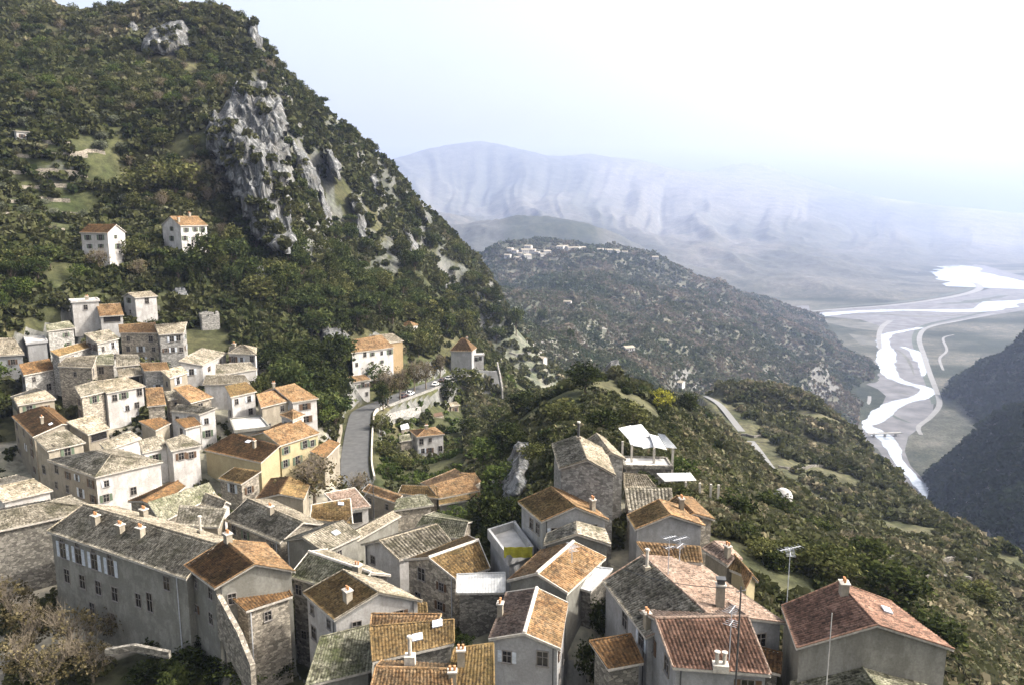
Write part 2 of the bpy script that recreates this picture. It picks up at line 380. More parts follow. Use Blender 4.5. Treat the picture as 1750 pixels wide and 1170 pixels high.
H('bright white gabled house with arched window above the terraces', '389,604 438,606 424,590 380,588', 'hip', 'cream', 'white', 8, 1.2, z=-36, win={'AB':(3,2)}, ch=[(.2,.5,1)], rv=1)
H('low white terrace house with a grey lean-to roof below the white gable', '368,642 440,630 428,618 370,622', 'shed', 'grey', 'white', 5, .5, z=-38.5, win={'AB':(2,1)})
H('house with pale grey lichen roof just above the four windowed house', '346,657 428,655 418,640 352,640', 'shed', 'cream', 'white', 6, .5, z=-39, win={})
H('grey stone house with orange roof in the top row of the village', '204,569 271,569 257,551 199,555', 'shed', 'orange', 'stone', 10, .8, z=-31, win={'AB':(3,3)})
H('pale stone house with light grey roof in the top row of the village', '271,572 314,569 320,550 264,555', 'shed', 'cream', 'limestone', 10, .7, z=-31, win={'AB':(3,2)})
H('plain grey stone house left of the orange roofed top row house', '166,587 204,578 199,560 160,566', 'shed', 'grey', 'limestone', 9, .5, z=-31.5)
H('grey stone house front with two dark windows under the white cube house', '80,566 128,560 118,548 78,555', 'shed', 'mossy', 'limestone', 8, .5, z=-30.5)
H('low house with long narrow orange roof edge below the top row', '101,609 172,588 160,579 90,598', 'shed', 'ochre', 'limestone', 7, .4, z=-33)
H('flat roofed whitish block near the left edge of the village', '44,587 82,583 76,574 40,577', 'flat', 'concrete', 'greyblue', 6, z=-32.5, win={})
H('house with beige lichen roof at the upper left edge of the village', '-6,608 42,605 24,577 -4,578', 'shed', 'cream', 'greyblue', 6, .8, z=-33.5)
H('grey stone house with brown roof strip near the left edge', '40,641 96,630 84,612 32,622', 'shed', 'brown', 'limestone', 8, .6, z=-36.5)
H('tall stone house with one brown window and a slanting roof line', '98,626 158,628 138,606 80,610', 'shed', 'cream', 'stone', 10, .6, z=-35.2, win={'AB':(1,1)})
H('stone house with beige lichen roof left of the white shuttered house', '138,678 181,668 160,650 127,660', 'shed', 'grey', 'stone', 8, .9, z=-39)
H('white house with paired dark windows below an open loggia', '181,671 249,659 216,643 158,651', 'shed', 'cream', 'white', 9, .7, z=-39.2, win={'AB':(3,2)})
H('open loggia block with pale flat tiled roof on the white house', '203,645 244,639 240,627 199,628', 'shed', 'cream', 'darkstone', 5, .4, z=-37.8, win={'AB':'loggia'})
H('small house with plain olive roof left of the loggia', '152,624 196,623 194,604 148,608', 'shed', 'mossy', 'stone', 7, .8, z=-36)
H('small house with olive lichen roof behind the loggia', '198,626 240,622 236,605 198,605', 'shed', 'grey', 'stone', 7, .8, z=-36)
H('house with thin orange roof between the loggia and the white gable', '246,634 290,632 285,618 238,619', 'shed', 'orange', 'limestone', 7, .5, z=-36.5)
H('pale beige house with sloping parapet beside the orange strip roof', '290,646 322,636 312,624 284,630', 'shed', 'cream', 'cream', 8, .4, z=-37.5, win={'AB':(1,1)})
H('stone house with beige roof and one dark attic window at the left', '30,692 96,681 62,662 17,677', 'gable', 'cream', 'cream', 7, .6, z=-39.5, win={'AB':(2,1)})
H('house with large dark red brown roof near the left edge', '56,746 20,711 89,696 118,720', 'gable', 'brown', 'cream', 10, .8, rp=.75, z=-41.5, win={'AB':(3,3)}, ch=[(.3,.4,2)], sky=[('a',.15,.7)])
H('beige house with grey lichen roof below the red brown roof', '81,770 147,755 113,733 57,747', 'shed', 'grey', 'cream', 10, .8, z=-42.5)
H('small house with pale lichen roof over a dark open gallery', '150,742 189,731 160,707 113,720', 'shed', 'cream', 'cream', 6, .8, z=-42.5, win={'AB':'loggia'})
H('big corner house with hipped lichen roof and bright white right front', '162,815 80,786 195,764 279,788', 'hip', 'grey', 'white', 10, 1.6, z=-44, win={'AB':(4,2),'DA':(3,2)}, wmAB='cream')  # left front in darker cream: its shade painted on, right front white
H('white walled house with lichen roof behind the hipped corner house', '182,769 242,748 222,735 170,757', 'shed', 'grey', 'white', 6, .6, z=-43.5, win={'AB':(3,1)})
H('low house with flat lichen roof right of the hipped corner house', '243,773 288,763 276,742 236,752', 'shed', 'grey', 'white', 5, .5, z=-44)
H('white gabled house with two dark windows facing the hipped corner house', '292,770 346,759 313,741 281,752', 'shed', 'grey', 'white', 8, .8, z=-44, win={'AB':(2,1)})
H('small white house with brown hipped roof above the two windowed gable', '316,732 345,725 332,712 298,716', 'shed', 'brown', 'white', 5, .5, z=-43)
H('low house with dark brown roof in the middle of the lichen roofs', '266,735 292,722 286,713 253,711', 'shed', 'brown', 'cream', 5, .4, z=-42.8, win={})
H('big blue white house with grey lichen roof and one tall window', '340,708 290,702 303,690 396,698', 'shed', 'grey', 'white', 9, .7, z=-41.5, win={'DA':(1,2)})
H('house with square orange roof right of the white shuttered house', '251,694 284,691 278,661 248,663', 'shed', 'orange', 'stone', 7, .9, z=-40)
H('tiny house with grey lichen roof between two orange roofs', '287,683 323,677 312,665 280,669', 'shed', 'grey', 'stone', 6, .5, z=-40)
H('house with orange roof facing the viewer above the blue white house', '326,688 365,678 324,656 296,663', 'shed', 'orange', 'stone', 6, .8, z=-40)
H('low stone house with dark brown roof below the yellow wing', '270,868 318,830 310,810 218,856', 'gable', 'brown', 'stone', 5, .6, z=-44.5, win={})
H('house with mossy green roof beside the small white dormer wall', '275,892 370,845 366,820 316,829', 'shed', 'mossy', 'stone', 5, .7, z=-43.8, win={})
H('house with beige stone weighted roof behind the long building', '300,898 374,900 388,868 306,862', 'shed', 'grey', 'cream', 5, .7, z=-43, win={})
H('small white dormer house with pointed wall among the mossy roofs', '341,862 378,872 395,860 362,842', 'gable', 'cream', 'white', 3.5, .9, z=-44, win={'DA':(1,1)})
H('narrow house with brown roof against the ramp wall of the street', '556,783 582,757 578,748 549,752', 'shed', 'brown', 'cream', 6, .6, z=-46.5, win={})
# --- along the street and beyond
H('white house with orange roof and arched ground floor doors above the street', '600,603 674,593 652,573 612,580', 'gable', 'orange', 'white', 8, .8, z=-46, win={'AB':(5,2)}, rv=1)
H('ochre walled house with pale roof behind the arched white house', '664,586 690,582 672,570 640,573', 'gable', 'cream', 'ochrewall', 9, .6, z=-45.5, win={}, rv=1)
H('narrow white street house with dark doors where the street bends', '600,653 634,648 622,640 596,643', 'shed', 'orange', 'white', 9, .9, z=-53, win={'AB':(4,2)})
H('small house with orange hipped roof among the trees above the street', None, at=(706, 558, 300, 172, 70, 5.8, 5), roof='hip', rm='orange', wm='white', h=4.5, rise=1.6)
H('orange roofed house group with a long ridge below the gardens', '750,851 820,838 778,800 718,824', 'gable', 'orange', 'grey', 5, .7, z=-48, win={})
H('farm wing with ochre roof on the right of the orange group', '805,832 823,822 818,800 772,800', 'gable', 'orange', 'stone', 5, .8, z=-48.2, win={})
H('farm wing with ochre roof on the left of the orange group', '680,842 750,851 718,826 676,832', 'shed', 'ochre', 'stone', 5, .8, z=-48, win={})
H('long low lean-to with ochre roof in front of the orange group', '750,862 823,850 822,839 752,851', 'shed', 'ochre', 'grey', 3, .4, z=-48.6, win={})
H('grey green lichen roofed house under the orange group', '672,872 742,862 718,843 682,850', 'gable', 'mossy', 'stone', 4.5, .7, z=-47.2, win={})
H('curved orange roofed house at the foot of the street wall', '618,838 675,858 672,846 628,826', 'shed', 'orange', 'cream', 5, .5, z=-47.5, win={'AB':(2,1)})
H('white house with double orange roof in the gardens below the street', '712,746 760,741 744,729 700,735', 'hip', 'orange', 'white', 8, .9, z=-60.5, win={'AB':(3,2)}, ch=[(.5,.5,1)])
H('low shed with dark roof left of the white garden house', '683,754 704,751 700,740 682,743', 'shed', 'mossy', 'stone', 4, .4, z=-61.5, win={})
# --- explicit ones close to the horizon line
H('white villa with dark hipped roof on the left hillside', None, at=(184, 398, 262, 175, 80, 9.1, 8.5), rm='brown', wm='white', h=10, rise=2.4, name='villa', win={'AB':(2,2,'g'),'DA':(1,2,'g')})
H('white villa with orange gable roof and two cypresses on the hillside', None, at=(308, 386, 268, 57, 147, 10.2, 10.5), rm='orange', wm='white', h=11, rise=2.9, name='villa', win={'AB':(3,2,'g'),'DA':(1,2,'g')}, ch=[(.1,.2,2),(.7,.5,1)])
H('tall white tower like house above the top row of the village', None, at=(230, 509, 240, 48, 148, 6.6, 6.4), rm='cream', wm='white', h=8.5, rise=1.1, win={'AB':(1,1),'DA':(1,2)})
H('white cube house with a flat roof above the top row', None, at=(121, 516, 234, 32, 125, 6.9, 6.2), roof='flat', rm='concrete', wm='white', h=7, win={'AB':(1,1)}, ch=[(.6,.5,1)])
H('small house with orange lean-to roof right of the white cube house', None, at=(170, 541, 230, 32, 124, 5.9, 5.5), roof='shed', rm='orange', wm='white', h=4.5, rise=2.7, win={'AB':'loggia'})
H('blue grey tower house with pyramid tiled roof past the parked cars', None, at=(807, 600, 306, 176, 78, 9.2, 7.5), roof='hip', rm='orange', wm='greyblue', h=11, rise=4.6, win={}, ch=[(.35,.55,1)])
H('small white annex with terrace frame right of the pyramid roofed tower', None, at=(809, 607, 310, 5, 95, 4.6, 4.5), roof='flat', rm='concrete', wm='white', h=5, win={'AB':(2,1)})
H('small white farmhouse at the upper left edge of the terraces', None, at=(26, 224, 340, 40, 130, 5.0, 6), roof='shed', rm='cream', wm='white', h=4, rise=.6, win={'AB':(1,1)})
H('small pale cabin under the trees by the garden terraces', '770,694 786,691 780,685 766,688', 'shed', 'cream', 'cream', 3, .3, z=-68, win={'AB':(1,1)})

def corners(hd):
    if hd['at'] is not None:
        px, py, r, a1, a2, l1, l2 = hd['at']
        A = at_r(px, py, r); a1, a2 = math.radians(a1), math.radians(a2)
        u, v = np.array([math.cos(a1), math.sin(a1), 0]), np.array([math.cos(a2), math.sin(a2), 0])
        return A, A + l1 * u, A + l1 * u + l2 * v, A + l2 * v
    q = [tuple(map(float, s.split(','))) for s in hd['quad'].split()]
    if hd['z'] is None:
        m = np.mean(np.array(q), 0); hd['z'] = float(zmap((m / 100)[None])[0])
    z = hd['z']
    if hd['roof'] == 'shed' or hd.get('rv'):            # the far edge seen in the photo is the raised one
        A, B = at_z(*q[0], z), at_z(*q[1], z)
        rise = 1.0
        for k in range(30):
            C, D = at_z(*q[2], z + rise), at_z(*q[3], z + rise)
            n = np.array([-(B - A)[1], (B - A)[0], 0]); n /= np.linalg.norm(n)
            dep = .5 * (abs((D - A) @ n) + abs((C - B) @ n))
            rise = .5 * rise + .5 * math.tan(math.radians(hd.get('pitch', 17))) * dep
        hd['rise'] = rise
        C[2] = D[2] = z
        if hd.get('rv'): C, D = B + 2 * (C - B), A + 2 * (D - A)
    else:
        A, B, C, D = [at_z(x, y, z) for x, y in q]
    # old houses are not square, but pull very skewed plans half way back towards a right angle
    u = B - A; L = np.linalg.norm(u); u = u / L; n = np.array([-u[1], u[0], 0]); 
    for P, Q in ((A, D), (B, C)):
        w = Q - P; a, b = w @ u, w @ n
        lim = .55 * abs(b)
        if abs(a) > lim: Q -= (a - math.copysign(lim, a)) * u
        if abs(b) < 2.4: Q += (math.copysign(2.4, b) - b) * n
    return A, B, C, D
for hd in HOUSES:
    hd['C'] = corners(hd)
    hd['cen'] = np.mean(np.array(hd['C']), 0)
    hd['r'] = math.hypot(*hd['cen'][:2])
    hd['base'] = hd['cen'][2] - hd['h']
# ------------------------------------------------------------------ terrain: one polar sheet, from under the village to the far mountains
VIS = [  # (px, py, r): points of the ground one sees
 (-260,-40,760),(-120,-10,720),(0,18,650),(60,24,620),(110,40,600),(145,46,560),(180,34,500),(215,26,480),(280,26,465),(340,27,460),(400,36,455),(440,72,455),(470,106,458),(500,156,465),
 (540,192,475),(590,226,485),(640,268,500),(680,297,510),(700,330,520),(740,372,535),(775,406,550),(800,442,560),(830,466,570),(850,490,585),
 (100,350,318),(100,250,330),(100,150,390),(100,80,470),(0,450,258),(150,450,264),(0,350,305),(0,250,345),(0,150,380),(250,440,268),(320,430,272),(-200,450,262),(-200,300,320),(-200,100,430),
 (0,545,234),(100,525,240),(190,525,244),(300,520,250),(360,540,246),(250,300,332),(250,200,360),(250,100,430),(250,60,455),(340,380,292),(400,440,295),(470,430,300),
 (430,150,352),(400,250,335),(370,230,330),(350,330,315),(500,560,250),(500,480,285),(600,520,292),(700,520,335),(700,450,400),(600,400,400),(550,300,425),(640,300,490),(580,450,340),(560,400,370),(500,300,390),(500,200,440),
 (770,500,440),(830,520,490),(770,440,500),(430,560,238),(440,640,215),(560,600,232),(570,660,210),(560,700,195),(640,560,280),(700,600,285),(740,600,310),
 (700,722,236),(760,742,234),(800,760,225),(820,700,300),(860,640,420),(830,600,480),(850,560,560),(790,660,305),(860,700,290),(645,765,192),(660,800,172),(700,790,192),(760,790,196),(820,800,160),
 (845,860,125),(830,900,110),(1230,692,430),(1290,760,360),(1340,830,289),(1440,890,250),(1300,722,450),(1400,780,400),(1450,830,330),(1500,850,300),(1550,900,260),(1650,950,230),
 (1745,1000,200),(1745,1100,130),(1650,1050,150),(1550,960,180),(1450,945,160),(1350,905,155),(1300,875,140),(1250,810,190),(1200,745,250),(1180,697,290),(1650,1150,85),
 (1745,950,250),(1680,922,290),(1600,886,350),(1550,838,400),(1500,798,450),(1450,762,490),(1400,736,520),(1340,718,545),(1290,705,560),
 (1060,648,185),(1000,660,172),(1110,665,215),(1000,740,115),(940,740,135),(900,760,150),(1130,760,150),(1160,830,115),(950,690,160),(900,690,200),(1200,830,130),
 # middle hill
 (850,427,1900),(885,407,2000),(925,391,2050),(908,401,2030),(944,402,2050),(960,410,2050),(1000,420,2100),(1050,420,2100),(1100,432,2150),(1150,454,2200),(1200,480,2300),(1250,494,2400),(1300,512,2560),
 (860,500,1100),(900,460,1600),(1000,470,1500),(1000,520,1150),(1000,580,820),(900,560,800),(900,600,600),(950,640,480),(1100,540,1200),(1100,600,900),(1200,560,1300),(1200,620,1000),
 (1200,665,850),(1300,580,1450),(1300,640,1080),(1300,685,900),(1400,570,1850),(1400,620,1350),(1400,690,1060),(1450,610,1700),(1440,720,1060),(1100,480,1700),(1050,620,700),(860,540,800),(800,500,700),(1150,640,800),
 # right hills
 (1750,690,1050),(1690,725,1050),(1700,800,830),(1750,800,780),(1750,900,650),(1690,880,700),(1900,600,900),(1900,800,700),(2050,500,900),(1690,602,1560),(1750,572,1560),(1850,510,1560),(2000,440,1560),
 # far mountains
 (660,276,9000),(740,252,9000),(800,243,9000),(835,241,9000),(880,252,9000),(930,266,9000),(970,268,9200),(1010,261,9300),(1040,270,9300),(1090,272,9400),(1120,285,9500),(1160,298,10000),
 (1230,287,11000),(1290,277,11000),(1340,297,11000),(1400,313,11000),(1460,335,11000),(1520,346,11000),(1600,351,11000),(1700,361,11000),(1750,366,11000),(1900,376,11000),(2100,380,11000),
 (500,300,9000),(300,320,9000),(0,320,9000),(-300,320,9000),
 (800,300,7500),(900,312,7300),(1000,332,7000),(1100,342,7000),(750,350,5500),(880,358,5500),(1000,366,5500),(1100,382,5500),(1200,382,6000),(1300,382,6500),(1400,392,6500),(1500,398,7000),(1650,402,8000),
 (740,358,4500),(800,388,4000),(870,378,3550),(900,374,3500),(960,377,3500),(1000,388,3500),(1050,408,3550),(1100,424,3600),(1200,444,3800),(1300,432,4300),(1400,432,4800),(1300,472,3600),(1200,474,3300),(1400,482,3300),(1450,452,4200),(1500,432,5500),
]
HID = [  # (px, r, z): ground hidden behind crests
 (0,900,20),(200,700,10),(400,640,-20),(500,640,-60),(600,650,-80),(700,680,-110),(780,720,-140),(830,760,-150),(-200,1000,0),
 (0,2000,-200),(300,2000,-250),(600,2000,-260),(700,1500,-220),(0,4500,-100),(400,4500,-100),(650,4500,-120),(650,2800,-250),
 (900,2700,-300),(1050,2800,-345),(1200,2900,-345),(800,2700,-260),(900,4300,-150),(1000,4300,-150),
 (1745,400,-265),(1680,440,-290),(1600,500,-315),(1500,620,-325),(1420,700,-300),(1340,700,-245),(1290,680,-190),(1180,480,-150),(1100,420,-135),(1000,300,-95),(950,260,-85),(1060,300,-95),(1250,640,-180),
 (1600,700,-340),(1545,800,-345),(1545,900,-345),(1540,1000,-345),(1520,1200,-345),(1500,1120,-345),(1560,1400,-345),(1550,1800,-345),(1600,1700,-345),(1650,1900,-345),(1450,2300,-345),(1600,2300,-345),(1700,2300,-345),(1850,2500,-345),
 (1400,2700,-345),(1700,2800,-345),(1500,2900,-345),(1600,3500,-345),(1700,4000,-345),(1650,5200,-345),(1800,5000,-345),(1350,3000,-345),(1550,4300,-345),(1500,1500,-345),(1510,1350,-345),(1480,1950,-345),(1600,1250,-345),(1600,1400,-345),
 (1750,1250,-345),(1750,1950,-345),(1850,1250,-320),(1760,3200,-345),(1900,3500,-345),(2050,2500,-345),(1575,1000,-345),(1590,900,-345),(1610,830,-345),(1640,1150,-345),
 (600,10800,300),(740,10800,330),(835,10800,380),(900,10800,320),(1000,10800,350),(1090,10800,300),(1160,11800,250),(1290,12400,200),(1400,12400,100),(1500,12400,-20),(1650,12400,-100),(1800,12400,-150),(300,10800,200),(0,10800,200),
 (1570,1550,-345),(1600,1480,-345),(1615,1600,-345),(1625,1750,-345),(1580,1300,-345),(1620,1350,-345),(1650,1500,-338),(1600,1100,-345),(1590,1000,-345),
 # around and below the camera
 (875,20,-44),(875,40,-46),(300,40,-50),(1500,40,-46),(0,40,-52),(-300,60,-52),(1750,45,-48),(2000,60,-56),(2100,150,-110),(2000,300,-190),(-300,140,-46),(100,80,-51),(200,78,-51),(300,74,-50.5),(450,60,-48),(1100,70,-43.5),(980,75,-43),(1320,62,-43),
 (20,60,-51),(60,95,-51),
]
ctrl, cz = [], []
for px, py, r in VIS:
    p = at_r(px, py, r); ctrl.append((math.atan2(p[0], p[1]), math.log(r))); cz.append(p[2] / r)
for px, r, z in HID:
    ctrl.append((az_of(px), math.log(r))); cz.append(z / r)
for hd in HOUSES:
    c = hd['cen']; r = hd['r']
    ctrl.append((math.atan2(c[0], c[1]), math.log(r))); cz.append((hd['base'] + .3) / r)
# the village street and the slope road: their level is known
STREET = [(612,838,-57),(606,800,-57),(608,765,-57),(613,725,-57),(620,703,-57.3),(650,689,-58.5),(700,671,-60.5),(745,655,-62.5),(785,641,-64),(812,634,-65)]
ST = np.array([at_z(*p) for p in STREET])
LANE = [at_r(*p) for p in [(1205,676,480),(1230,691,430),(1262,730,390),(1290,762,355),(1318,800,315),(1345,833,289),(1385,858,270),(1440,892,250),(1500,925,232)]]
LANE = np.array(LANE)
for p in list(ST) + list(LANE):
    r = math.hypot(p[0], p[1]); ctrl.append((math.atan2(p[0], p[1]), math.log(r))); cz.append(p[2] / r)
terr_ev = make_mq(np.array(ctrl), np.array(cz), .02, .004)

NA, NR = 620, 760
AZ = np.linspace(math.radians(-47), math.radians(47), NA)
LR = np.linspace(math.log(18), math.log(12200), NR)
gA, gL = np.meshgrid(AZ, LR)          # rows = r
gR = np.exp(gL)
GX, GY = gR * np.sin(gA), gR * np.cos(gA)
GZ = terr_ev(np.c_[gA.ravel(), gL.ravel()]).reshape(gA.shape) * gR
# relief noise, in proportion to the distance
wild = np.clip((gR - 170) / 120, 0, 1)
wild = np.maximum(wild, np.clip((np.degrees(gA) - 16) / 8, 0, 1) * np.clip((gR - 90) / 60, 0, 1))
n1 = fbm(GX / 55, GY / 55, octv=4, s=3)
n2 = fbm(GX / 9, GY / 9, octv=3, s=11)
GZ = GZ + wild * (np.clip(gR / 500, .3, 2.0) * 2.6 * n1 + .8 * n2)
far = np.clip((gR - 900) / 700, 0, 1)
rid = 1 - np.abs(fbm(GX / 420, GY / 420, octv=4, s=23))
GZ = GZ + far * np.clip((GZ - FLOOR) / 90, 0, 1) * (rid - .62) * np.clip(gR / 3500, 0, 1.0) * np.clip(2 - gR / 3800, 0, 1) * 50
tt = np.clip((gL - math.log(4300)) / (math.log(9300) - math.log(4300)), 0, 1)
warp = .9 * fbm(gA * 6, gL * 2.2, octv=3, s=35)
sm = lambda q: 1 - np.sqrt(q * q + .03)
spurs = sm(vnoise(gA * 18 + warp, gL * .7, s=36)) + .28 * sm(vnoise(gA * 43 + 1.5 * warp, gL * 3.0, s=37)) + .15 * sm(vnoise(gA * 110 + 2 * warp, gL * 3.5, s=38))
GZ = GZ + np.sin(np.pi * tt) * np.clip((GZ - FLOOR) / 200, 0, 1) * (spurs - .88) * 180
mh = np.clip((gR - 620) / 250, 0, 1) * np.clip((2350 - gR) / 400, 0, 1) * np.clip((GZ - FLOOR) / 60, 0, 1)
gul = sm(vnoise(gA * 17 - gL * 4 + .5 * warp, gL * 2.0 + gA * 4, s=55)) + .45 * sm(vnoise(gA * 40 - gL * 9 + warp, gL * 4, s=56)) + .2 * sm(vnoise(gA * 95 - gL * 20 + warp, gL * 10, s=57))
GZ = GZ + mh * (gul - 1.15) * 34
GZ = np.maximum(GZ, FLOOR)

def poly_dist(X, Y, L):
    best = np.full(X.shape, 1e9); bz = np.zeros(X.shape)
    for a, b in zip(L[:-1], L[1:]):
        d = (b - a)[:2]; t = np.clip(((X - a[0]) * d[0] + (Y - a[1]) * d[1]) / (d @ d), 0, 1)
        dd = np.hypot(X - a[0] - t * d[0], Y - a[1] - t * d[1])
        z = a[2] + t * (b[2] - a[2])
        k = dd < best; best = np.where(k, dd, best); bz = np.where(k, z, bz)
    return best, bz
for L, w0, w1 in ((ST, 4.4, 7.5), (LANE, 3.5, 9.0)):
    d, z = poly_dist(GX, GY, L)
    k = np.clip((w1 - d) / (w1 - w0), 0, 1); k = k * k * (3 - 2 * k)
    GZ = GZ * (1 - k) + (z - .12) * k
# hold the ground down under roofs
for hd in HOUSES:
    c = hd['cen']; d = np.hypot(GX - c[0], GY - c[1])
    lim = hd['base'] + 1.2 + .0 * d
    GZ = np.where((d < 5.5), np.minimum(GZ, lim), GZ)

def ground(x, y):
    x = np.asarray(x, float); y = np.asarray(y, float)
    a = np.arctan2(x, y); l = np.log(np.hypot(x, y))
    fa = np.clip((a - AZ[0]) / (AZ[1] - AZ[0]), 0, NA - 1.001); fl = np.clip((l - LR[0]) / (LR[1] - LR[0]), 0, NR - 1.001)
    i, j = fl.astype(int), fa.astype(int); u, v = fa - j, fl - i
    return (GZ[i, j] * (1 - u) + GZ[i, j + 1] * u) * (1 - v) + (GZ[i + 1, j] * (1 - u) + GZ[i + 1, j + 1] * u) * v
TAN = GZ / gR
TMAX = np.maximum.accumulate(TAN, axis=0)
TPREV = np.vstack([np.full((1, NA), -9.0), TMAX[:-1]])
def visible(x, y, h):
    a = np.arctan2(x, y); r = np.hypot(x, y); l = np.log(r)
    j = np.clip(np.rint((a - AZ[0]) / (AZ[1] - AZ[0])).astype(int), 0, NA - 1)
    i = np.clip(np.floor((l - LR[0]) / (LR[1] - LR[0])).astype(int) - 1, 0, NR - 1)
    return (ground(x, y) + h) / r > TPREV[i, j]
def hit(px, py, rmin=30, rmax=12000):
    d = ray(px, py); d = d / math.hypot(d[0], d[1])
    rr = np.exp(np.linspace(math.log(rmin), math.log(rmax), 3000))
    z = ground(rr * d[0], rr * d[1]); k = np.argmax(z >= rr * d[2])
    return np.array([rr[k] * d[0], rr[k] * d[1], z[k]])

# ground colours: what grows or lies there
PX, PY = project(np.stack([GX, GY, GZ], -1))
def blob(*c):
    return np.array(c, float)
col = np.zeros(GX.shape + (4,)); col[..., 3] = 1
nA = np.clip(fbm(GX / 30, GY / 30, octv=4, s=41) * .5 + .5, 0, 1)[..., None]
nB = np.clip(fbm(GX / 7, GY / 7, octv=3, s=43) * .5 + .5, 0, 1)[..., None]
wood = blob(.045, .052, .024) * (1 - nA) + blob(.085, .078, .043) * nA
dry = blob(.055, .060, .032) * (1 - nB) + blob(.115, .105, .065) * nB
scrub = blob(.07, .075, .058) * (1 - nA) + blob(.115, .11, .09) * nA
dark = blob(.030, .038, .024) * (1 - nA) + blob(.05, .055, .035) * nA
vill = blob(.20, .18, .15) * (1 - nB) + blob(.33, .30, .25) * nB
nF = np.clip(fbm(GX / 300, GY / 120, octv=4, s=47) * .9 + .5, 0, 1)[..., None]
nM = np.clip(fbm(gA * 14 + warp, gL * 3, octv=4, s=48) * .9 + .45, 0, 1)[..., None]
valley = blob(.026, .032, .022) * (1 - nF) + blob(.095, .092, .078) * nF
mount = blob(.075, .078, .068) * (1 - nM) + blob(.125, .12, .11) * nM
c3 = wood.copy()
def put(mask, cc):
    global c3
    m = np.clip(mask, 0, 1)[..., None]; c3 = c3 * (1 - m) + cc * m
put((gR < 185) * 1.0 * (PX < 900) * ~((PX > 600) & (gR > 138)), vill)
put(np.clip((215 - PX) / 30, 0, 1) * (PY > 195) * (PY < 430) * (gR > 230), blob(.042, .052, .021) * (1 - nB) + blob(.078, .080, .040) * nB)
put(np.clip((np.degrees(gA) - 5) / 4, 0, 1) * (gR > 70) * (gR < 620), dry)
put((gR < 100) * (np.degrees(gA) > -3) * (np.degrees(gA) < 12) * 1.0, vill)
put((gR < 92) * (np.degrees(gA) < -13) * 1.0, blob(.04, .042, .022) * (1 - nB) + blob(.10, .095, .065) * nB)  # garden corner soil darkened, its shade put into the colour
put(np.clip((gR - 560) / 60, 0, 1), scrub)
put(np.clip((gR - 330) / 60, 0, 1) * np.clip((760 - gR) / 100, 0, 1) * np.clip((PX - 835) / 20, 0, 1) * np.clip((1120 - PX) / 60, 0, 1) * (PY > 500), blob(.085, .095, .065) * (1 - nB) + blob(.19, .185, .16) * nB)
put(np.clip((gR - 500) / 60, 0, 1) * np.clip((np.degrees(gA) - 27) / 1.5, 0, 1) * (GZ > FLOOR + 3), dark)
put(np.clip((gR - 2700) / 400, 0, 1), mount * .8)
put(np.clip((gR - 4800) / 1500, 0, 1), mount)
put(np.clip((PX - 850) / 25, 0, 1) * np.clip((1040 - PX) / 25, 0, 1) * (gR > 3200) * np.clip((3900 - gR) / 250, 0, 1), dark * .8)
put((GZ < FLOOR + 4) * 1.0, valley)
put(np.clip(1 - (GZ - FLOOR - 4) / 30, 0, 1) * (GZ >= FLOOR + 4) * (gR > 1500) * .7, valley)
flank = np.clip((PX - 470) / 40, 0, 1) * (PX < 800) * (PY > 200) * (PY < 475) * (gR > 300) * (gR < 600)
STREAK = flank * np.clip((fbm(gA * 95, gL * 16, octv=4, s=51) - .02) * 5, 0, 1)
put(STREAK * .85, blob(.06, .062, .055) * (1 - nB) + blob(.17, .17, .165) * nB)
col[..., :3] = c3
def streak_at(x, y):
    j = np.clip(np.rint((np.arctan2(x, y) - AZ[0]) / (AZ[1] - AZ[0])).astype(int), 0, NA - 1); i = np.clip(np.rint((np.log(np.hypot(x, y)) - LR[0]) / (LR[1] - LR[0])).astype(int), 0, NR - 1)
    return STREAK[i, j]

m, nt, out = new_mat('ground'); N = NT(nt); p = N.pos()
at = N.n('ShaderNodeAttribute', attribute_name='soil')
f1 = N.noise(p, .35, 6, .7); f2 = N.noise(p, .045, 6, .65); f3 = N.noise(p, .006, 8, .65)
k = N.ramp(f1, [(.28, (.35, .35, .35)), (.5, (1, 1, 1)), (.72, (1.75, 1.7, 1.6))])
c = N.mix(1, at.outputs['Color'], k, 'MULTIPLY')
c = N.mix(1, c, N.ramp(f2, [(.3, (.55, .6, .5)), (.55, (1, 1, 1)), (.75, (1.5, 1.4, 1.3))]), 'MULTIPLY')
c = N.mix(1, c, N.ramp(f3, [(.35, (.72, .75, .7)), (.6, (1.1, 1.08, 1.05))]), 'MULTIPLY')
# bare rock where the ground stands steep
geo = N.n('ShaderNodeNewGeometry'); sx = N.n('ShaderNodeSeparateXYZ'); N.l(geo.outputs['True Normal'], sx.inputs[0])
st = N.math('ADD', sx.outputs[2], N.math('MULTIPLY', f1, .3))
rk = N.ramp(st, [(.60, (1, 1, 1)), (.72, (0, 0, 0))])
c = N.mix(N.math('MULTIPLY', rk, .75), c, N.ramp(f1, [(.3, (.07, .07, .065)), (.65, (.24, .235, .225))]))
N.bsdf(out, c, .95, .1, f1, .6, .5)
MATS['ground'] = m
idx = np.arange(NA * NR).reshape(NR, NA)
Q = np.stack([idx[:-1, :-1], idx[:-1, 1:], idx[1:, 1:], idx[1:, :-1]], -1).reshape(-1, 4)
me = mesh_np('terrain', np.stack([GX, GY, GZ], -1), Q, mats=[MATS['ground']], attrs={'soil': ('POINT', col.reshape(-1, 4))}, smooth=True)
terrain = tag(link('terrain', me), 'wooded mountainside, village slope, valley floor and hazy far mountains', 'terrain', kind='structure')
# ------------------------------------------------------------------ house builder
flat_mat('sheetgrey_m', (.36, .36, .35), .7, .3, .25, 1.2)
MATS['sheet'] = MATS['white_sheet']; MATS['sheetgrey'] = MATS['sheetgrey_m']

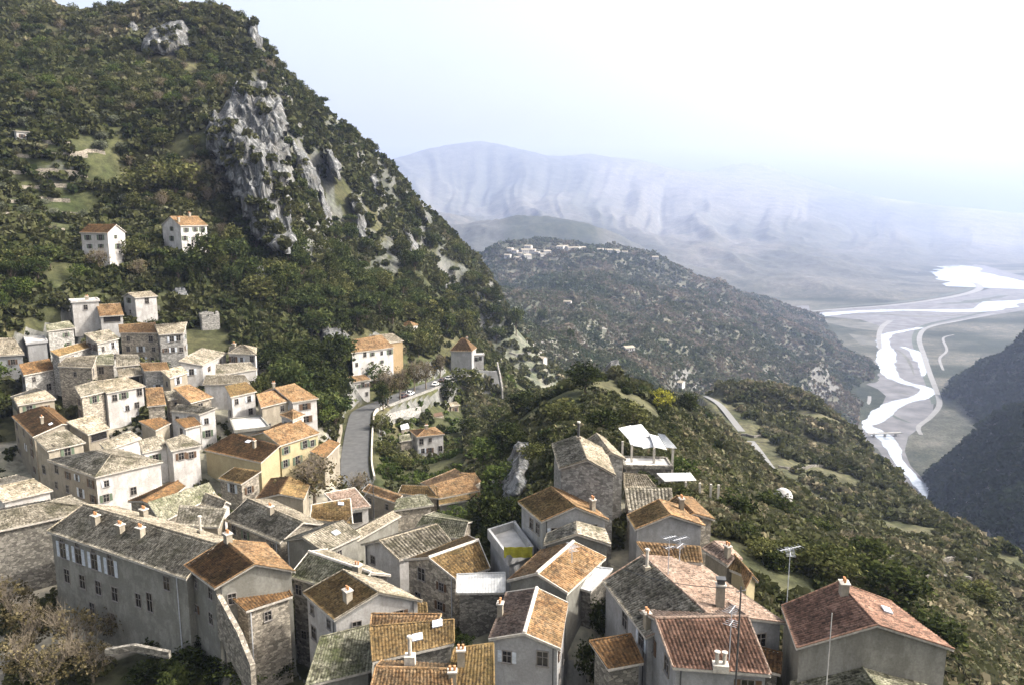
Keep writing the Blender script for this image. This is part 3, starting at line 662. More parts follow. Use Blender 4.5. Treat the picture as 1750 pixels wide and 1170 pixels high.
def roof_slope(A, B, F, E, far, sheet=False, stripes=False):
    """tiled surface on the quad A,B (eave) F,E (top): columns of barrel tiles in stepped courses"""
    A, B, F, E = [np.asarray(q, float) for q in (A, B, F, E)]
    L = np.linalg.norm(B - A); Hh = .5 * (np.linalg.norm(E - A) + np.linalg.norm(F - B))
    P, seg, R = (.30, 4, .42) if far < 105 else (.42, 2, .60)
    if stripes: P = .42
    amp = (.075 if far < 105 else .09) * (.5 if sheet else 1)
    nc, nr = max(3, int(L / P)), max(2, int(Hh / R))
    if sheet: nr = 1
    u = np.linspace(0, 1, nc * seg + 1)
    prof = (np.array([0, .75, 1, .75]) if seg == 4 else np.array([0, 1.0]))
    hu = np.r_[np.tile(prof, nc), 0] * amp
    v = np.repeat(np.linspace(0, 1, nr + 1), 2)[1:-1]
    hv = np.tile([.022, 0.0], nr) * (0 if sheet else 1)
    U, Vv = np.meshgrid(u, v)
    n = np.cross(B - A, E - A); n /= np.linalg.norm(n)
    if n[2] < 0: n = -n
    Pp = ((1 - U)[..., None] * A + U[..., None] * B) * (1 - Vv)[..., None] + ((1 - U)[..., None] * E + U[..., None] * F) * Vv[..., None]
    wob = fbm(Pp[..., 0] * .45, Pp[..., 1] * .45, octv=2, s=5) * (.028 if not sheet else .015) + (fbm(Pp[..., 0] * .13, Pp[..., 1] * .13, octv=1, s=6) * .11 if not sheet else 0)
    tr = rng.random((nr, nc)); cj = (rng.random((nr, nc)) - .5) * (.022 if not sheet else 0)
    jit = np.repeat(np.repeat(cj, 2, 0), seg, 1); jit = np.c_[jit, jit[:, -1:]]
    Pp = Pp + n * (hu[None, :] + hv[:, None] + wob + jit)[..., None]
    nv, nu = Pp.shape[:2]
    ix = np.arange(nv * nu).reshape(nv, nu)
    Q = np.stack([ix[:-1, :-1], ix[:-1, 1:], ix[1:, 1:], ix[1:, :-1]], -1).reshape(-1, 4)
    base = .55 * tr + .45 * np.clip(.5 + .6 * fbm(np.arange(nc)[None, :] * .21 + A[0], np.arange(nr)[:, None] * .37 + A[1], octv=2, s=9), 0, 1)
    t = np.repeat(base, 2, 0)[:nv - 1]
    t = t.copy(); t[1::2] *= .35                                   # the open end of the tiles: shade between courses painted into the tint
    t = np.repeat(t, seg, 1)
    if seg == 4: cm = np.tile([.5, 1, 1, .5], nc)  # lines of shadow between tile columns painted into the tint
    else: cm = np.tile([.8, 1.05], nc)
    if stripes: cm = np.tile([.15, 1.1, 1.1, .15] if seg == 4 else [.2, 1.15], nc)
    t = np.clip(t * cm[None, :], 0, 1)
    return Pp.reshape(-1, 3), Q, t.ravel()

class Acc:
    def __init__(s): s.V, s.Q, s.T, s.M, s.n = [], [], [], [], 0
    def add(s, V, Q, t, m):
        s.V.append(V); s.Q.append(Q + s.n); s.T.append(t); s.M.append(np.full(len(Q), m)); s.n += len(V)
    def quad(s, pts, m, t=.5): s.add(np.array(pts, float), np.array([[0, 1, 2, 3]]), np.array([t]), m)
    def mesh(s, name, mats, off):
        V = np.concatenate(s.V) - off
        return mesh_np(name, V, np.concatenate(s.Q), mats=mats, mi=np.concatenate(s.M), attrs={'tint': ('FACE', np.concatenate(s.T))})

def window_mesh(P0, u, n, w, h, off, style):
    """frame, sill and pane of one window; P0 = bottom left corner on the wall, u = along, n = outwards"""
    z = np.array([0, 0, 1.0]); mb = MB(); P0 = P0 - off
    q = lambda a, b, d: P0 + a * u + b * z + d * n
    mb.poly([q(0, 0, .012), q(w, 0, .012), q(w, h, .012), q(0, h, .012)], 0)
    f = .09 if style != 'hole' else .05
    for a0, a1, b0, b1 in ((-f, 0, -f, h + f), (w, w + f, -f, h + f), (0, w, h, h + f)):
        mb.box(q((a0 + a1) / 2, (b0 + b1) / 2, .03), u * (a1 - a0) / 2, n * .05, z * (b1 - b0) / 2, 1)
    mb.box(q(w / 2, -.05, .06), u * (w / 2 + .14), n * .1, z * .05, 1)
    if style != 'hole':
        mb.box(q(w / 2, h / 2, .02), u * .03, n * .02, z * h / 2, 1)
        mb.box(q(w / 2, h * .6, .02), u * w / 2, n * .018, z * .025, 1)
    return mb.mesh('window', [MATS['dark_pane'], MATS['window_frame']], False)

def shutter_mesh(P0, u, n, w, h, off, mat):
    z = np.array([0, 0, 1.0]); mb = MB(); P0 = P0 - off
    q = lambda a, b, d: P0 + a * u + b * z + d * n
    mb.box(q(w / 2, h / 2, .06), u * w / 2, n * .025, z * h / 2, 0)
    k = max(3, int(h / .22))
    for i in range(k): mb.box(q(w / 2, h * (i + .5) / k, .09), u * (w / 2 - .05), n * .012, z * h / k * .3, 0)
    return mb.mesh('shutter', [mat], False)

def chimney_mesh(p, off, style, ang):
    mb = MB(); c, s = math.cos(ang), math.sin(ang); p = p - off
    u, v, z = np.array([c, s, 0]), np.array([-s, c, 0]), np.array([0, 0, 1.0])
    if style in (1, 2, 4):
        hh = {1: 1.0, 2: 1.3, 4: 2.1}[style]; w = {1: .42, 2: .3, 4: .36}[style]
        mb.box(p + z * (hh / 2 - .3), u * w, v * w * .8, z * (hh / 2 + .3), 0)
        mb.box(p + z * (hh + .06), u * (w + .09), v * (w * .8 + .09), z * .06, 1)
        if style == 4: mb.box(p + z * (hh + .38), u * w * .9, v * w * .7, z * .2, 3); mb.box(p + z * (hh + .62), u * (w + .05), v * w, z * .05, 3)
        else:
            for d in (-.18, .18): mb.tube(p + u * d + z * (hh + .1), p + u * d + z * (hh + .5), .1, .12, 6, 2)
    elif style == 3:
        mb.box(p + z * .1, u * .6, v * .4, z * .3, 1)
        for d in (-.28, .28):
            mb.tube(p + u * d + z * .3, p + u * d + z * 1.25, .15, .15, 8, 1); mb.tube(p + u * d + z * 1.3, p + u * d + z * 1.4, .24, .24, 8, 1)
    elif style in (5, 6, 7):
        hh = {5: 1.7, 6: 1.9, 7: 1.5}[style]
        if style == 7: mb.box(p + z * .2, u * .42, v * .38, z * .75, 1)
        mb.box(p + z * 0, u * .3, v * .3, z * .4, 0)
        b = .9 if style == 7 else .3
        mb.tube(p + z * b, p + z * (b + hh), .16, .15, 8, 1 if style != 6 else 3); mb.tube(p + z * (b + hh + .05), p + z * (b + hh + .2), .26, .22, 8, 1)
    return mb.mesh('chimney', [MATS['cream'], MATS['mortar'], MATS['terracotta'], MATS['dark_metal']], False)

def antenna_mesh(p, off, hgt, ang):
    mb = MB(); p = p - off; z = np.array([0, 0, 1.0]); u = np.array([math.cos(ang), math.sin(ang), 0]); v = np.array([-u[1], u[0], 0])
    mb.tube(p - z * .3, p + z * hgt, .045, .035, 5)
    for lev, ln, k in ((.97, 1.3, 6), (.72, .9, 4)):
        q = p + z * hgt * lev
        mb.tube(q - u * ln * .5, q + u * ln * .6, .03, .03, 4)
        for i in range(k):
            c = q + u * (ln * (i / (k - 1) - .45)); l = .55 - .05 * i
            mb.tube(c - v * l, c + v * l, .022, .022, 4)
    return mb.mesh('antenna', [MATS['galvanised']], False)

def build_house(hd):
    A, B, C, D = [q.copy() for q in hd['C']]
    flip = np.cross(B - A, D - A)[2] < 0
    win = hd['win']
    if flip:
        A, B, C, D = B, A, D, C
        if isinstance(win, dict): win = {({'DA': 'BC', 'BC': 'DA'}.get(k, k)): v for k, v in win.items()}
    far = hd['r']; roof = hd['roof']; rise = hd['rise']; z0 = A[2]
    AB, AD = B - A, D - A
    span = .5 * (np.linalg.norm(AD) + np.linalg.norm(C - B))
    if rise is None: rise = math.tan(math.radians(17)) * span * (.5 if roof != 'shed' else 1)
    rp = hd['rp']
    bil = lambda s, t: (A * (1 - s) + B * s) * (1 - t) + (D * (1 - s) + C * s) * t
    L = .5 * (np.linalg.norm(AB) + np.linalg.norm(D - C))
    hs = min(.45, .5 * span / L)                                    # hip setback
    def rz(s, t):
        if roof == 'flat': return -.12
        if roof == 'shed': return rise * t
        k = t / rp if t < rp else (1 - t) / (1 - rp)
        if roof == 'hip': k = min(k, s / hs, (1 - s) / hs)
        return rise * k
    root = bpy.data.objects.new(hd['name'], None); COL.objects.link(root)
    root.empty_display_size = 1
    off = hd['cen'] * np.array([1, 1, 0]) + np.array([0, 0, hd['base']])
    root.location = off
    tag(root, hd['label'], 'house' if hd['name'] != 'long_building' else 'building', hd.get('group', 'houses of the hillside village'))
    # ---- walls
    ov = .32; es, et = min(.2, ov / L), min(.2, ov / span)
    zb = hd['base'] - 2.5
    ring = [(es, et), (1 - es, et)]
    if roof in ('gable', 'hip'): ring += [(1 - es, rp)]
    ring += [(1 - es, 1 - et), (es, 1 - et)]
    if roof in ('gable', 'hip'): ring += [(es, rp)]
    mb = MB(); tops, bots = [], []
    for s, t in ring:
        p = bil(s, t); q = p.copy(); q[2] = z0 + rz(s, t) - .10; tops.append(q - off); b = p.copy(); b[2] = zb; bots.append(b - off)
    edges = {}
    if len(ring) == 6: names = ['AB', 'BC', 'BC', 'CD', 'DA', 'DA']
    else: names = ['AB', 'BC', 'CD', 'DA']
    for i, nm in enumerate(names):
        j = (i + 1) % len(ring); mb.poly([bots[i], bots[j], tops[j], tops[i]], 1 if (nm == 'AB') == bool(hd.get('wmAB')) and hd.get('wmAB') else 0)
    mats = [MATS[hd['wm']], MATS[hd.get('wmAB') or hd['wm']]]
    if roof == 'flat': mb.poly([q for q in tops], 0)
    link('wall', mb.mesh('wall', mats), root)
    # ---- roof
    up = np.array([0, 0, 1.0])
    rk = lambda k: MATS[k if k.startswith('sheet') or k == 'concrete' else 'r_' + k]; rm1 = rk(hd['rm']); rm2 = rk(hd.get('tiles2') or hd['rm'])  # tiles2: on many roofs the sunlit slope, its light put into paler tiles
    sheet = hd['rm'].startswith('sheet')
    ro = None
    if roof == 'flat':
        mb = MB(); pr = hd.get('parapet', .25)
        cs = [A, B, C, D]
        mb.poly([q - off for q in cs], 0)
        for i in range(4):
            P, Qq = cs[i], cs[(i + 1) % 4]; d = Qq - P; l = np.linalg.norm(d); d = d / l; nn = np.array([-d[1], d[0], 0])
            mb.box((P + Qq) / 2 + nn * .15 + up * (pr / 2 - .15) - off, d * (l / 2 - (.151 if i % 2 else 0) * 1.0), nn * .15, up * (pr / 2 + .15), 1)
        ro = link('roof', mb.mesh('roof', [MATS['concrete'], MATS[hd['wm']]]), root)
    else:
        acc = Acc()
        if roof == 'shed':
            E, Fp = D + up * rise, C + up * rise; slopes = [(A, B, Fp, E, 0)]
        elif roof == 'gable':
            E, Fp = bil(0, rp) + up * rise, bil(1, rp) + up * rise; slopes = [(A, B, Fp, E, 0), (C, D, E, Fp, 1)]
        else:
            E, Fp = bil(hs, rp) + up * rise, bil(1 - hs, rp) + up * rise
            slopes = [(A, B, Fp, E, 0), (C, D, E, Fp, 1), (B, C, Fp, Fp, 1), (D, A, E, E, 0)]
        for a, b, f, e, mi in slopes:
            acc.add(*roof_slope(a, b, f, e, far, sheet, hd.get('stripes', False)), mi)
            g5 = np.linspace(0, 1, 7); gu, gv = np.meshgrid(g5, g5)
            und = ((1 - gu)[..., None] * a + gu[..., None] * b) * (1 - gv)[..., None] + ((1 - gu)[..., None] * e + gu[..., None] * f) * gv[..., None] - up * .22
            ix = np.arange(49).reshape(7, 7)
            acc.add(und.reshape(-1, 3), np.stack([ix[:-1, :-1], ix[1:, :-1], ix[1:, 1:], ix[:-1, 1:]], -1).reshape(-1, 4), np.full(36, .5), 2)
            for p, q in ((a, b), (b, f), (f, e), (e, a)):
                if np.linalg.norm(p - q) > .05: acc.quad([p - up * .16, q - up * .16, q + up * .03, p + up * .03], 2)
        ro = link('roof', acc.mesh('roof', [rm1, rm2, MATS['mortar']], off), root)
        mb = MB()
        if roof in ('gable', 'hip'):
            rr = .2 if hd.get('ridge') else .12
            mb.tube(E + up * .06 - off, Fp + up * .06 - off, rr, rr, 6)
            if roof == 'hip':
                for p, q in ((A, E), (D, E), (B, Fp), (C, Fp)): mb.tube(p + up * .08 - off, q + up * .08 - off, .1, .1, 6)
        if hd.get('verge') or far < 100:
            sides = [(A, E), (D, E), (B, Fp), (C, Fp)] if roof == 'gable' else ([(A, E), (B, Fp), (E, Fp)] if roof == 'shed' else [])
            w = .10 if hd.get('verge') else (.065 if hd.get('ridge') else .08)
            for p, q in sides: mb.tube(p + up * .07 - off, q + up * .07 - off, w, w, 5)
        if mb.v: link('ridge_mortar', mb.mesh('ridge_mortar', [MATS['mortar'] if hd.get('ridge') or hd.get('verge') else rm2], True), ro)
    # ---- chimneys, skylights, antennas
    for s, t, st in hd.get('ch', []):
        if flip: s = 1 - s
        p = bil(s, t); p[2] = z0 + rz(s, t)
        link('chimney', chimney_mesh(p, off, st, math.atan2(AB[1], AB[0])), ro)
    for side, s, t in hd.get('sky', []):
        if flip: s = 1 - s
        if roof == 'shed': tt = t
        else: tt = t * rp if side == 'a' else 1 - t * (1 - rp)
        p = bil(s, tt); p[2] = z0 + rz(s, tt) + .16
        p2 = bil(s, tt + .02); p2[2] = z0 + rz(s, tt + .02) + .16
        u = AB / np.linalg.norm(AB); v = p2 - p; v /= np.linalg.norm(v); n = np.cross(u, v); n = n if n[2] > 0 else -n
        mb = MB(); mb.box(p - off, u * .5, v * .42, n * .06, 0); mb.box(p + n * .065 - off, u * .42, v * .34, n * .02, 1)
        link('skylight', mb.mesh('skylight', [MATS['galvanised'], MATS['skylight_glass']], False), ro)
    for s, t, hh in hd.get('an', []):
        if flip: s = 1 - s
        p = bil(s, t); p[2] = z0 + rz(s, t)
        link('antenna', antenna_mesh(p, off, hh, random.uniform(0, 3)), ro)
    # ---- windows
    wall_ends = {'AB': ((es, et), (1 - es, et)), 'BC': ((1 - es, et), (1 - es, 1 - et)), 'CD': ((1 - es, 1 - et), (es, 1 - et)), 'DA': ((es, 1 - et), (es, et))}
    rw = random.Random(int(abs(hd['cen'][0] * 131 + hd['cen'][1] * 17)))
    for nm, (e0, e1) in wall_ends.items():
        P, Qq = bil(*e0), bil(*e1); d = Qq - P; l = np.linalg.norm(d); d /= l; n = np.array([d[1], -d[0], 0])
        mid = .5 * (P + Qq)
        if -(mid @ n) < .05 * np.linalg.norm(mid): continue           # turned away from the viewer
        spec = win.get(nm) if isinstance(win, dict) else None
        if spec is None:
            if isinstance(win, dict) and len(win) == 0: continue
            if l < 3.2: continue
            spec = (max(1, int(l / 3.1)), 2 if hd['h'] > 6.5 else 1, '?')
        style = None
        if spec == 'long': items = []
        ztop = z0 + min(rz(*e0), rz(*e1)) - .25
        items = []
        if spec == 'long':
            for i in range(4): items.append((1.6 + i * 3.1, ztop - 2.9, 1.15, 2.0, 'p')); items.append((1.75 + i * 3.1, ztop - .85, .7, .6, None))
            for i in range(4): items.append((1.9 + i * 3.1, ztop - 6.0, 1.05, 1.7, None))
            items += [(6.5, ztop - 9.2, .95, 1.7, None), (10.6, ztop - 8.6, .7, .8, None), (20.8, ztop - 2.2, 1.0, 1.6, None), (17.6, ztop - 5.6, .9, 2.2, None), (15.6, ztop - 5.6, .9, 1.6, None)]
        elif spec == 'long2':
            items = [(1.4, ztop - 2.0, 2.6, 1.4, 'b1'), (1.4, ztop - 4.9, 2.8, 1.4, 'b1')]
        elif spec == 'big': items = [(l * .36, ztop - 2.3, 1.5, 1.7, 'hole')]
        elif spec == 'loggia': items = [(l * .12, ztop - 1.6, l * .76, 1.4, 'hole')]  # dark sheet on the wall, painted shade of an open gallery
        else:
            nc, nr = spec[0], spec[1]; sh = spec[2] if len(spec) > 2 else None
            ww, wh = (.95, 1.35) if far < 120 else (1.0, 1.45)
            for r_ in range(nr):
                for c_ in range(nc):
                    if rw.random() < (.28 if sh == '?' else .1): continue
                    x = l * (c_ + .5) / nc - ww / 2 + rw.uniform(-.45, .45); k = rw.uniform(.68, 1.12)
                    zz = ztop - .5 - wh - 2.75 * r_ + rw.uniform(-.25, .2)
                    if nm in ('DA', 'BC') and roof == 'gable' and nc == 1 and r_ == 0: zz += .4
                    if zz < hd['base'] + .4: continue
                    items.append((x, zz, ww * k, wh * k, {'g': 'g'}.get(sh, rw.choice([None, None, None, None, 'b', 'g', 'p', 'b']) if sh != 'g' else None)))
        for x, zz, w, h_, st in items:
            if x < .15 or x + w > l - .15: continue
            P0 = P + d * x; P0 = np.array([P0[0], P0[1], zz])
            wo = link('window', window_mesh(P0, d, n, w, h_, off, st), root)
            if st in ('b', 'g', 'p', 'b1'):
                mt = MATS[{'b': 'shutter_brown', 'b1': 'shutter_brown', 'g': 'shutter_green', 'p': 'shutter_pale'}[st]]
                if st == 'b1':
                    for a in (0, .72): link('shutter', shutter_mesh(P0 + d * (a * w), d, n, w * .28, h_, off, mt), wo)
                else:
                    for a in (-w * .5 - .1, w + .1): link('shutter', shutter_mesh(P0 + d * a, d, n, w * .5, h_, off, mt), wo)
        if far < 135 and l > 4 and rw.random() < .75 and not hd['rm'].startswith('sheet'):
            dp = MB(); q0 = P + d * (l * rw.choice([.06, .94])) + n * .12; dp.tube(np.r_[q0[:2], hd['base'] - .5] - off, np.r_[q0[:2], ztop + .1] - off, .06, .06, 6)
            link('drainpipe', dp.mesh('drainpipe', [MATS['dark_metal'] if rw.random() < .5 else MATS['galvanised']], False), root)
        # a door now and then where the foot of the wall shows
    return root
for hd in HOUSES: build_house(hd)
# ------------------------------------------------------------------ limestone cliffs and crags
m, nt, out = new_mat('limestone_rock'); N = NT(nt); p = N.pos()
mp = N.n('ShaderNodeMapping'); mp.inputs['Scale'].default_value = (1, 1, .22); N.l(p, mp.inputs[0])
a1 = N.noise(mp.outputs[0], .55, 6, .7); a2 = N.noise(p, .11, 5, .6); a3 = N.noise(p, 1.1, 5, .75)
c = N.ramp(a1, [(.34, (.045, .046, .045)), (.48, (.135, .137, .138)), (.74, (.31, .31, .308))])
c = N.mix(N.math('MULTIPLY', N.ramp(a2, [(.46, (0, 0, 0)), (.66, (1, 1, 1))]), .3), c, (.22, .18, .13))
c = N.mix(N.ramp(a3, [(.36, (.75, .75, .75)), (.5, (0, 0, 0))]), c, (.055, .065, .035))
mc = N.n('ShaderNodeMapping'); mc.inputs['Scale'].default_value = (1, 1, .13); N.l(p, mc.inputs[0])
a4 = N.noise(mc.outputs[0], 1.5, 5, .7); a5 = N.noise(mc.outputs[0], .5, 4, .6)
ck = N.ramp(a4, [(.40, (0, 0, 0)), (.46, (1, 1, 1)), (.50, (1, 1, 1)), (.55, (0, 0, 0))])
c = N.mix(N.math('MULTIPLY', ck, .7), c, (.04, .042, .04))
c = N.mix(N.math('MULTIPLY', N.ramp(a5, [(.52, (0, 0, 0)), (.62, (1, 1, 1))]), .5), c, (.40, .40, .395))
N.bsdf(out, c, .95, .1, N.math('ADD', N.math('ADD', a1, N.math('MULTIPLY', a4, .8)), N.math('MULTIPLY', a3, .5)), .9, .8)
MATS['rock'] = m

CLIFFS = [  # label, left outline bottom->top, right outline bottom->top (px,py), depth bottom, depth top, bulge
 ('big grey limestone cliff face on the mountain above the villas', [(440,412),(410,350),(385,290),(345,235),(372,190),(402,140)], [(500,405),(494,330),(487,270),(488,205),(480,170),(446,140)], 287, 352, 12),
 ('pale streaked crag near the top of the mountain', [(250,92),(240,72),(255,52),(285,34)], [(328,92),(327,66),(322,44),(304,29)], 430, 452, 6),
 ('grey rock slab on the crest right of the streaked crag', [(428,80),(420,58),(424,42),(430,34)], [(455,95),(447,70),(440,50),(436,40)], 447, 457, 1.5),
 ('narrow rock rib right of the big cliff', [(512,300),(505,270),(500,240)], [(545,350),(545,300),(525,262)], 372, 392, 5),
 ('second narrow rock rib right of the big cliff', [(552,400),(545,350),(540,300)], [(574,420),(566,370),(552,322)], 360, 385, 4),
 ('rock rib among the trees half way along the ridge slope', [(612,420),(604,370),(596,330)], [(632,425),(626,380),(616,345)], 398, 420, 4),
 ('pale rock band on the ridge slope towards the valley', [(646,430),(636,390),(628,352)], [(668,432),(660,400),(645,362)], 425, 448, 4),
 ('small rock outcrop low on the ridge slope', [(700,440),(694,410),(688,385)], [(718,445),(712,420),(700,396)], 415, 440, 3),
 ('broken rock slab under the big cliff', [(462,430),(455,412),(455,395)], [(498,432),(505,410),(498,392)], 278, 288, 3),
 ('pale rock outcrop above the long garden terrace', [(550,606),(550,585),(552,566)], [(598,604),(598,585),(580,564)], 244, 250, 3),
 ('bluish white rock beside the gully left of the spur houses', [(858,856),(868,826),(884,800)], [(890,862),(905,830),(900,798)], 108, 113, 2.0),
 ('grey rock outcrop on the hilltop behind the tower house', [(1038,660),(1036,646),(1042,634)], [(1064,664),(1062,648),(1054,632)], 184, 188, 1.5),
 ('white rock face near the road bend below the ridge', [(757,528),(752,505),(756,488)], [(770,528),(768,505),(764,488)], 420, 428, 2),
 ('rock outcrop at the upper left of the streaked crag', [(222,60),(219,48),(222,38)], [(244,66),(240,50),(232,40)], 452, 462, 3),
 ('thin rock rib high on the ridge slope, left of the rib among the trees', [(566,300),(560,270),(556,248)], [(584,306),(580,280),(566,252)], 410, 425, 3),
 ('thin rock rib near the skyline half way down the ridge', [(640,330),(634,310),(630,292)], [(656,338),(650,315),(640,298)], 455, 470, 3),
 ('grey rock streak under the second narrow rib', [(586,470),(580,440),(576,412)], [(604,474),(598,440),(586,416)], 345, 362, 3),
 ('rock streak at the lower end of the ridge slope', [(668,470),(662,450),(660,436)], [(690,474),(682,452),(670,440)], 400, 415, 3),
 ('rock step near the skyline above the road bend', [(716,372),(712,356),(712,342)], [(732,380),(726,360),(720,346)], 490, 502, 3),
 ('rock streak between the big cliff and the first narrow rib', [(522,430),(516,400),(512,372)], [(540,436),(534,404),(524,376)], 318, 338, 3),
 ('scattered grey rock below the villa garden', [(420,486),(418,468),(424,456)], [(470,492),(468,474),(452,458)], 262, 268, 2),
 ('grey rock among bushes beside the ruined tower', [(290,530),(288,515),(296,502)], [(322,532),(322,516),(312,500)], 214, 218, 2),
]
CLIFF_FRONT = []
def build_cliff(ci, label, Lo, Ro, r0, r1, bul):
    nv, nu = (150, 110) if bul > 8 else (70, 50)
    v = np.linspace(0, 1, nv); u = np.linspace(0, 1, nu)
    def interp(P):
        P = np.array(P, float); s = np.linspace(0, 1, len(P)); return np.interp(v, s, P[:, 0]), np.interp(v, s, P[:, 1])
    lx, ly = interp(Lo); rx, ry = interp(Ro)
    X = lx[:, None] * (1 - u) + rx[:, None] * u; Y = ly[:, None] * (1 - u) + ry[:, None] * u
    ed = 9 if bul > 8 else 4
    X = X + fbm(X / 14, Y / 14, octv=3, s=ci * 7) * ed; Y = Y + fbm(X / 14, Y / 14, octv=3, s=ci * 7 + 3) * ed
    R = (r0 + (r1 - r0) * v ** 1.15)[:, None] * np.ones_like(X)
    prof = np.sin(np.pi * u)[None, :] ** .5 * np.minimum(1, np.sin(np.pi * np.clip(v, 0.02, .98)) ** .4 * 1.1)[:, None]
    sx = X * R / 1300
    rib = fbm(sx / 5.0, Y * R / 1300 / 22, octv=5, s=60 + ci, gain=.6)
    lump = fbm(sx / 11, Y * R / 1300 / 11, octv=4, s=90 + ci)
    rg = 1 - np.abs(fbm(sx / 3.2 + 3, Y * R / 1300 / 17, octv=3, s=75 + ci))
    R = R - prof * (bul * .5 + bul * .2 * rib + bul * .2 * rg + bul * .26 * lump) + (1 - prof) * 4
    d = np.stack([(X - CX) / F_PX, (CY - Y) / F_PX * SP + CP, (CY - Y) / F_PX * CP - SP], -1)
    h = np.hypot(d[..., 0], d[..., 1])
    front = d * (R / h)[..., None]
    back = d * ((R + 14 + bul) / h)[..., None]; back = front + (back - front) * np.array([1, 1, .15])
    ix = np.arange(nv * nu).reshape(nv, nu); off = nv * nu
    Q = [np.stack([ix[:-1, :-1], ix[:-1, 1:], ix[1:, 1:], ix[1:, :-1]], -1).reshape(-1, 4)]
    Q.append(Q[0][:, ::-1] + off)
    for e in (ix[0], ix[-1], ix[:, 0], ix[:, -1]): Q.append(np.stack([e[:-1], e[1:], e[1:] + off, e[:-1] + off], -1))
    V = np.concatenate([front.reshape(-1, 3), back.reshape(-1, 3)])
    o = V[:nu].mean(0)
    me = mesh_np('rock_cliff', V - o, np.concatenate(Q), mats=[MATS['rock']], smooth=True)
    CLIFF_FRONT.append(front[4:-2, 3:-3].reshape(-1, 3)); ob = link('rock_cliff', me, None, o); tag(ob, label, 'cliff')
for ci, c in enumerate(CLIFFS): build_cliff(ci, *c)
CLIFF_POLY = [np.array(c[1] + c[2][::-1], float) for c in CLIFFS]
def in_poly(px, py, P):
    inside = np.zeros(px.shape, bool); j = len(P) - 1
    for i in range(len(P)):
        xi, yi = P[i]; xj, yj = P[j]
        c = ((yi > py) != (yj > py)) & (px < (xj - xi) * (py - yi) / (yj - yi + 1e-9) + xi)
        inside ^= c; j = i
    return inside
# ------------------------------------------------------------------ plants
def foliage_mat(key, stops, trans=.25):
    m, nt, out = new_mat('leaves_' + key); N = NT(nt)
    at = N.n('ShaderNodeAttribute', attribute_name='tint'); oi = N.n('ShaderNodeObjectInfo')
    f = N.math('ADD', at.outputs['Fac'], N.math('MULTIPLY', N.math('SUBTRACT', oi.outputs['Random'], .5), .35))
    c = N.ramp(f, stops)
    df = N.n('ShaderNodeBsdfDiffuse'); tr = N.n('ShaderNodeBsdfTranslucent'); mx = N.n('ShaderNodeMixShader')
    N.l(c, df.inputs[0]); N.l(c, tr.inputs[0]); mx.inputs[0].default_value = trans
    N.l(df.outputs[0], mx.inputs[1]); N.l(tr.outputs[0], mx.inputs[2]); N.l(mx.outputs[0], out.inputs['Surface'])
    MATS['f_' + key] = m
foliage_mat('pine', [(0, (.022, .034, .012)), (.5, (.050, .064, .022)), (1, (.096, .108, .037))])
foliage_mat('oak', [(0, (.032, .040, .014)), (.5, (.068, .073, .026)), (1, (.135, .132, .050))])
foliage_mat('olive', [(0, (.05, .055, .035)), (.5, (.12, .13, .082)), (1, (.23, .24, .165))])
foliage_mat('lush', [(0, (.026, .040, .012)), (.5, (.064, .086, .024)), (1, (.135, .16, .045))])
foliage_mat('dry', [(0, (.036, .030, .014)), (.5, (.085, .070, .034)), (1, (.17, .14, .075))], .1)
foliage_mat('dark', [(0, (.012, .016, .006)), (.5, (.030, .038, .013)), (1, (.07, .08, .025))])
foliage_mat('bloom', [(0, (.10, .11, .02)), (.5, (.26, .25, .04)), (1, (.42, .38, .06))])
foliage_mat('mix', [(0, (.022, .032, .012)), (.30, (.047, .053, .021)), (.55, (.076, .077, .034)), (.72, (.108, .110, .066)), (.86, (.15, .13, .075)), (1, (.25, .215, .14))])
foliage_mat('far', [(0, (.040, .056, .030)), (.42, (.080, .088, .052)), (.62, (.125, .112, .082)), (1, (.20, .165, .125))], .3)

def leaf_cloud(n_cl, per, size, rx, rz, zc, seed, shape='round', flat=.0):
    """leaf sized quads in clumps spread through the crown's volume"""
    g = np.random.default_rng(seed)
    d = g.normal(size=(n_cl, 3)); d /= np.linalg.norm(d, axis=1, keepdims=True)
    rad = g.uniform(.35, 1.0, n_cl) ** .6
    C = d * rad[:, None]
    lob = 1 + .28 * fbm(d[:, 0] * 1.7 + seed, d[:, 1] * 1.7, d[:, 2] * 1.7, octv=2, s=seed)
    C *= lob[:, None]
    if shape == 'umbrella': C[:, 2] = np.abs(C[:, 2]) * .75 - .15
    if shape == 'cone': C[:, :2] *= np.clip(.95 - .5 * (C[:, 2:] + 1), .08, 1) * 1.25
    if shape == 'column': C[:, :2] *= np.clip(1.1 - np.abs(C[:, 2:]) ** 2.5, .15, 1)
    C = C * np.array([rx, rx, rz]) + np.array([0, 0, zc])
    ct = np.clip(.5 + .24 * g.normal(size=n_cl), .05, 1)
    P = np.repeat(C, per, 0) + g.normal(size=(n_cl * per, 3)) * size * np.array([1.5, 1.5, 1.1])
    n = n_cl * per
    a = g.normal(size=(n, 3)); a /= np.linalg.norm(a, axis=1, keepdims=True)
    a[:, 2] *= (1 - flat); a /= np.linalg.norm(a, axis=1, keepdims=True)
    b = np.cross(a, g.normal(size=(n, 3))); b /= np.linalg.norm(b, axis=1, keepdims=True)
    s1 = size * g.uniform(.6, 1.3, n)[:, None]; s2 = s1 * g.uniform(.35, .8, n)[:, None]
    V = np.stack([P - a * s1, P + b * s2, P + a * s1, P - b * s2], 1).reshape(-1, 3)
    t = np.clip(np.repeat(ct, per) + .13 * g.normal(size=n), 0, 1)
    return V, np.arange(n * 4).reshape(-1, 4), t

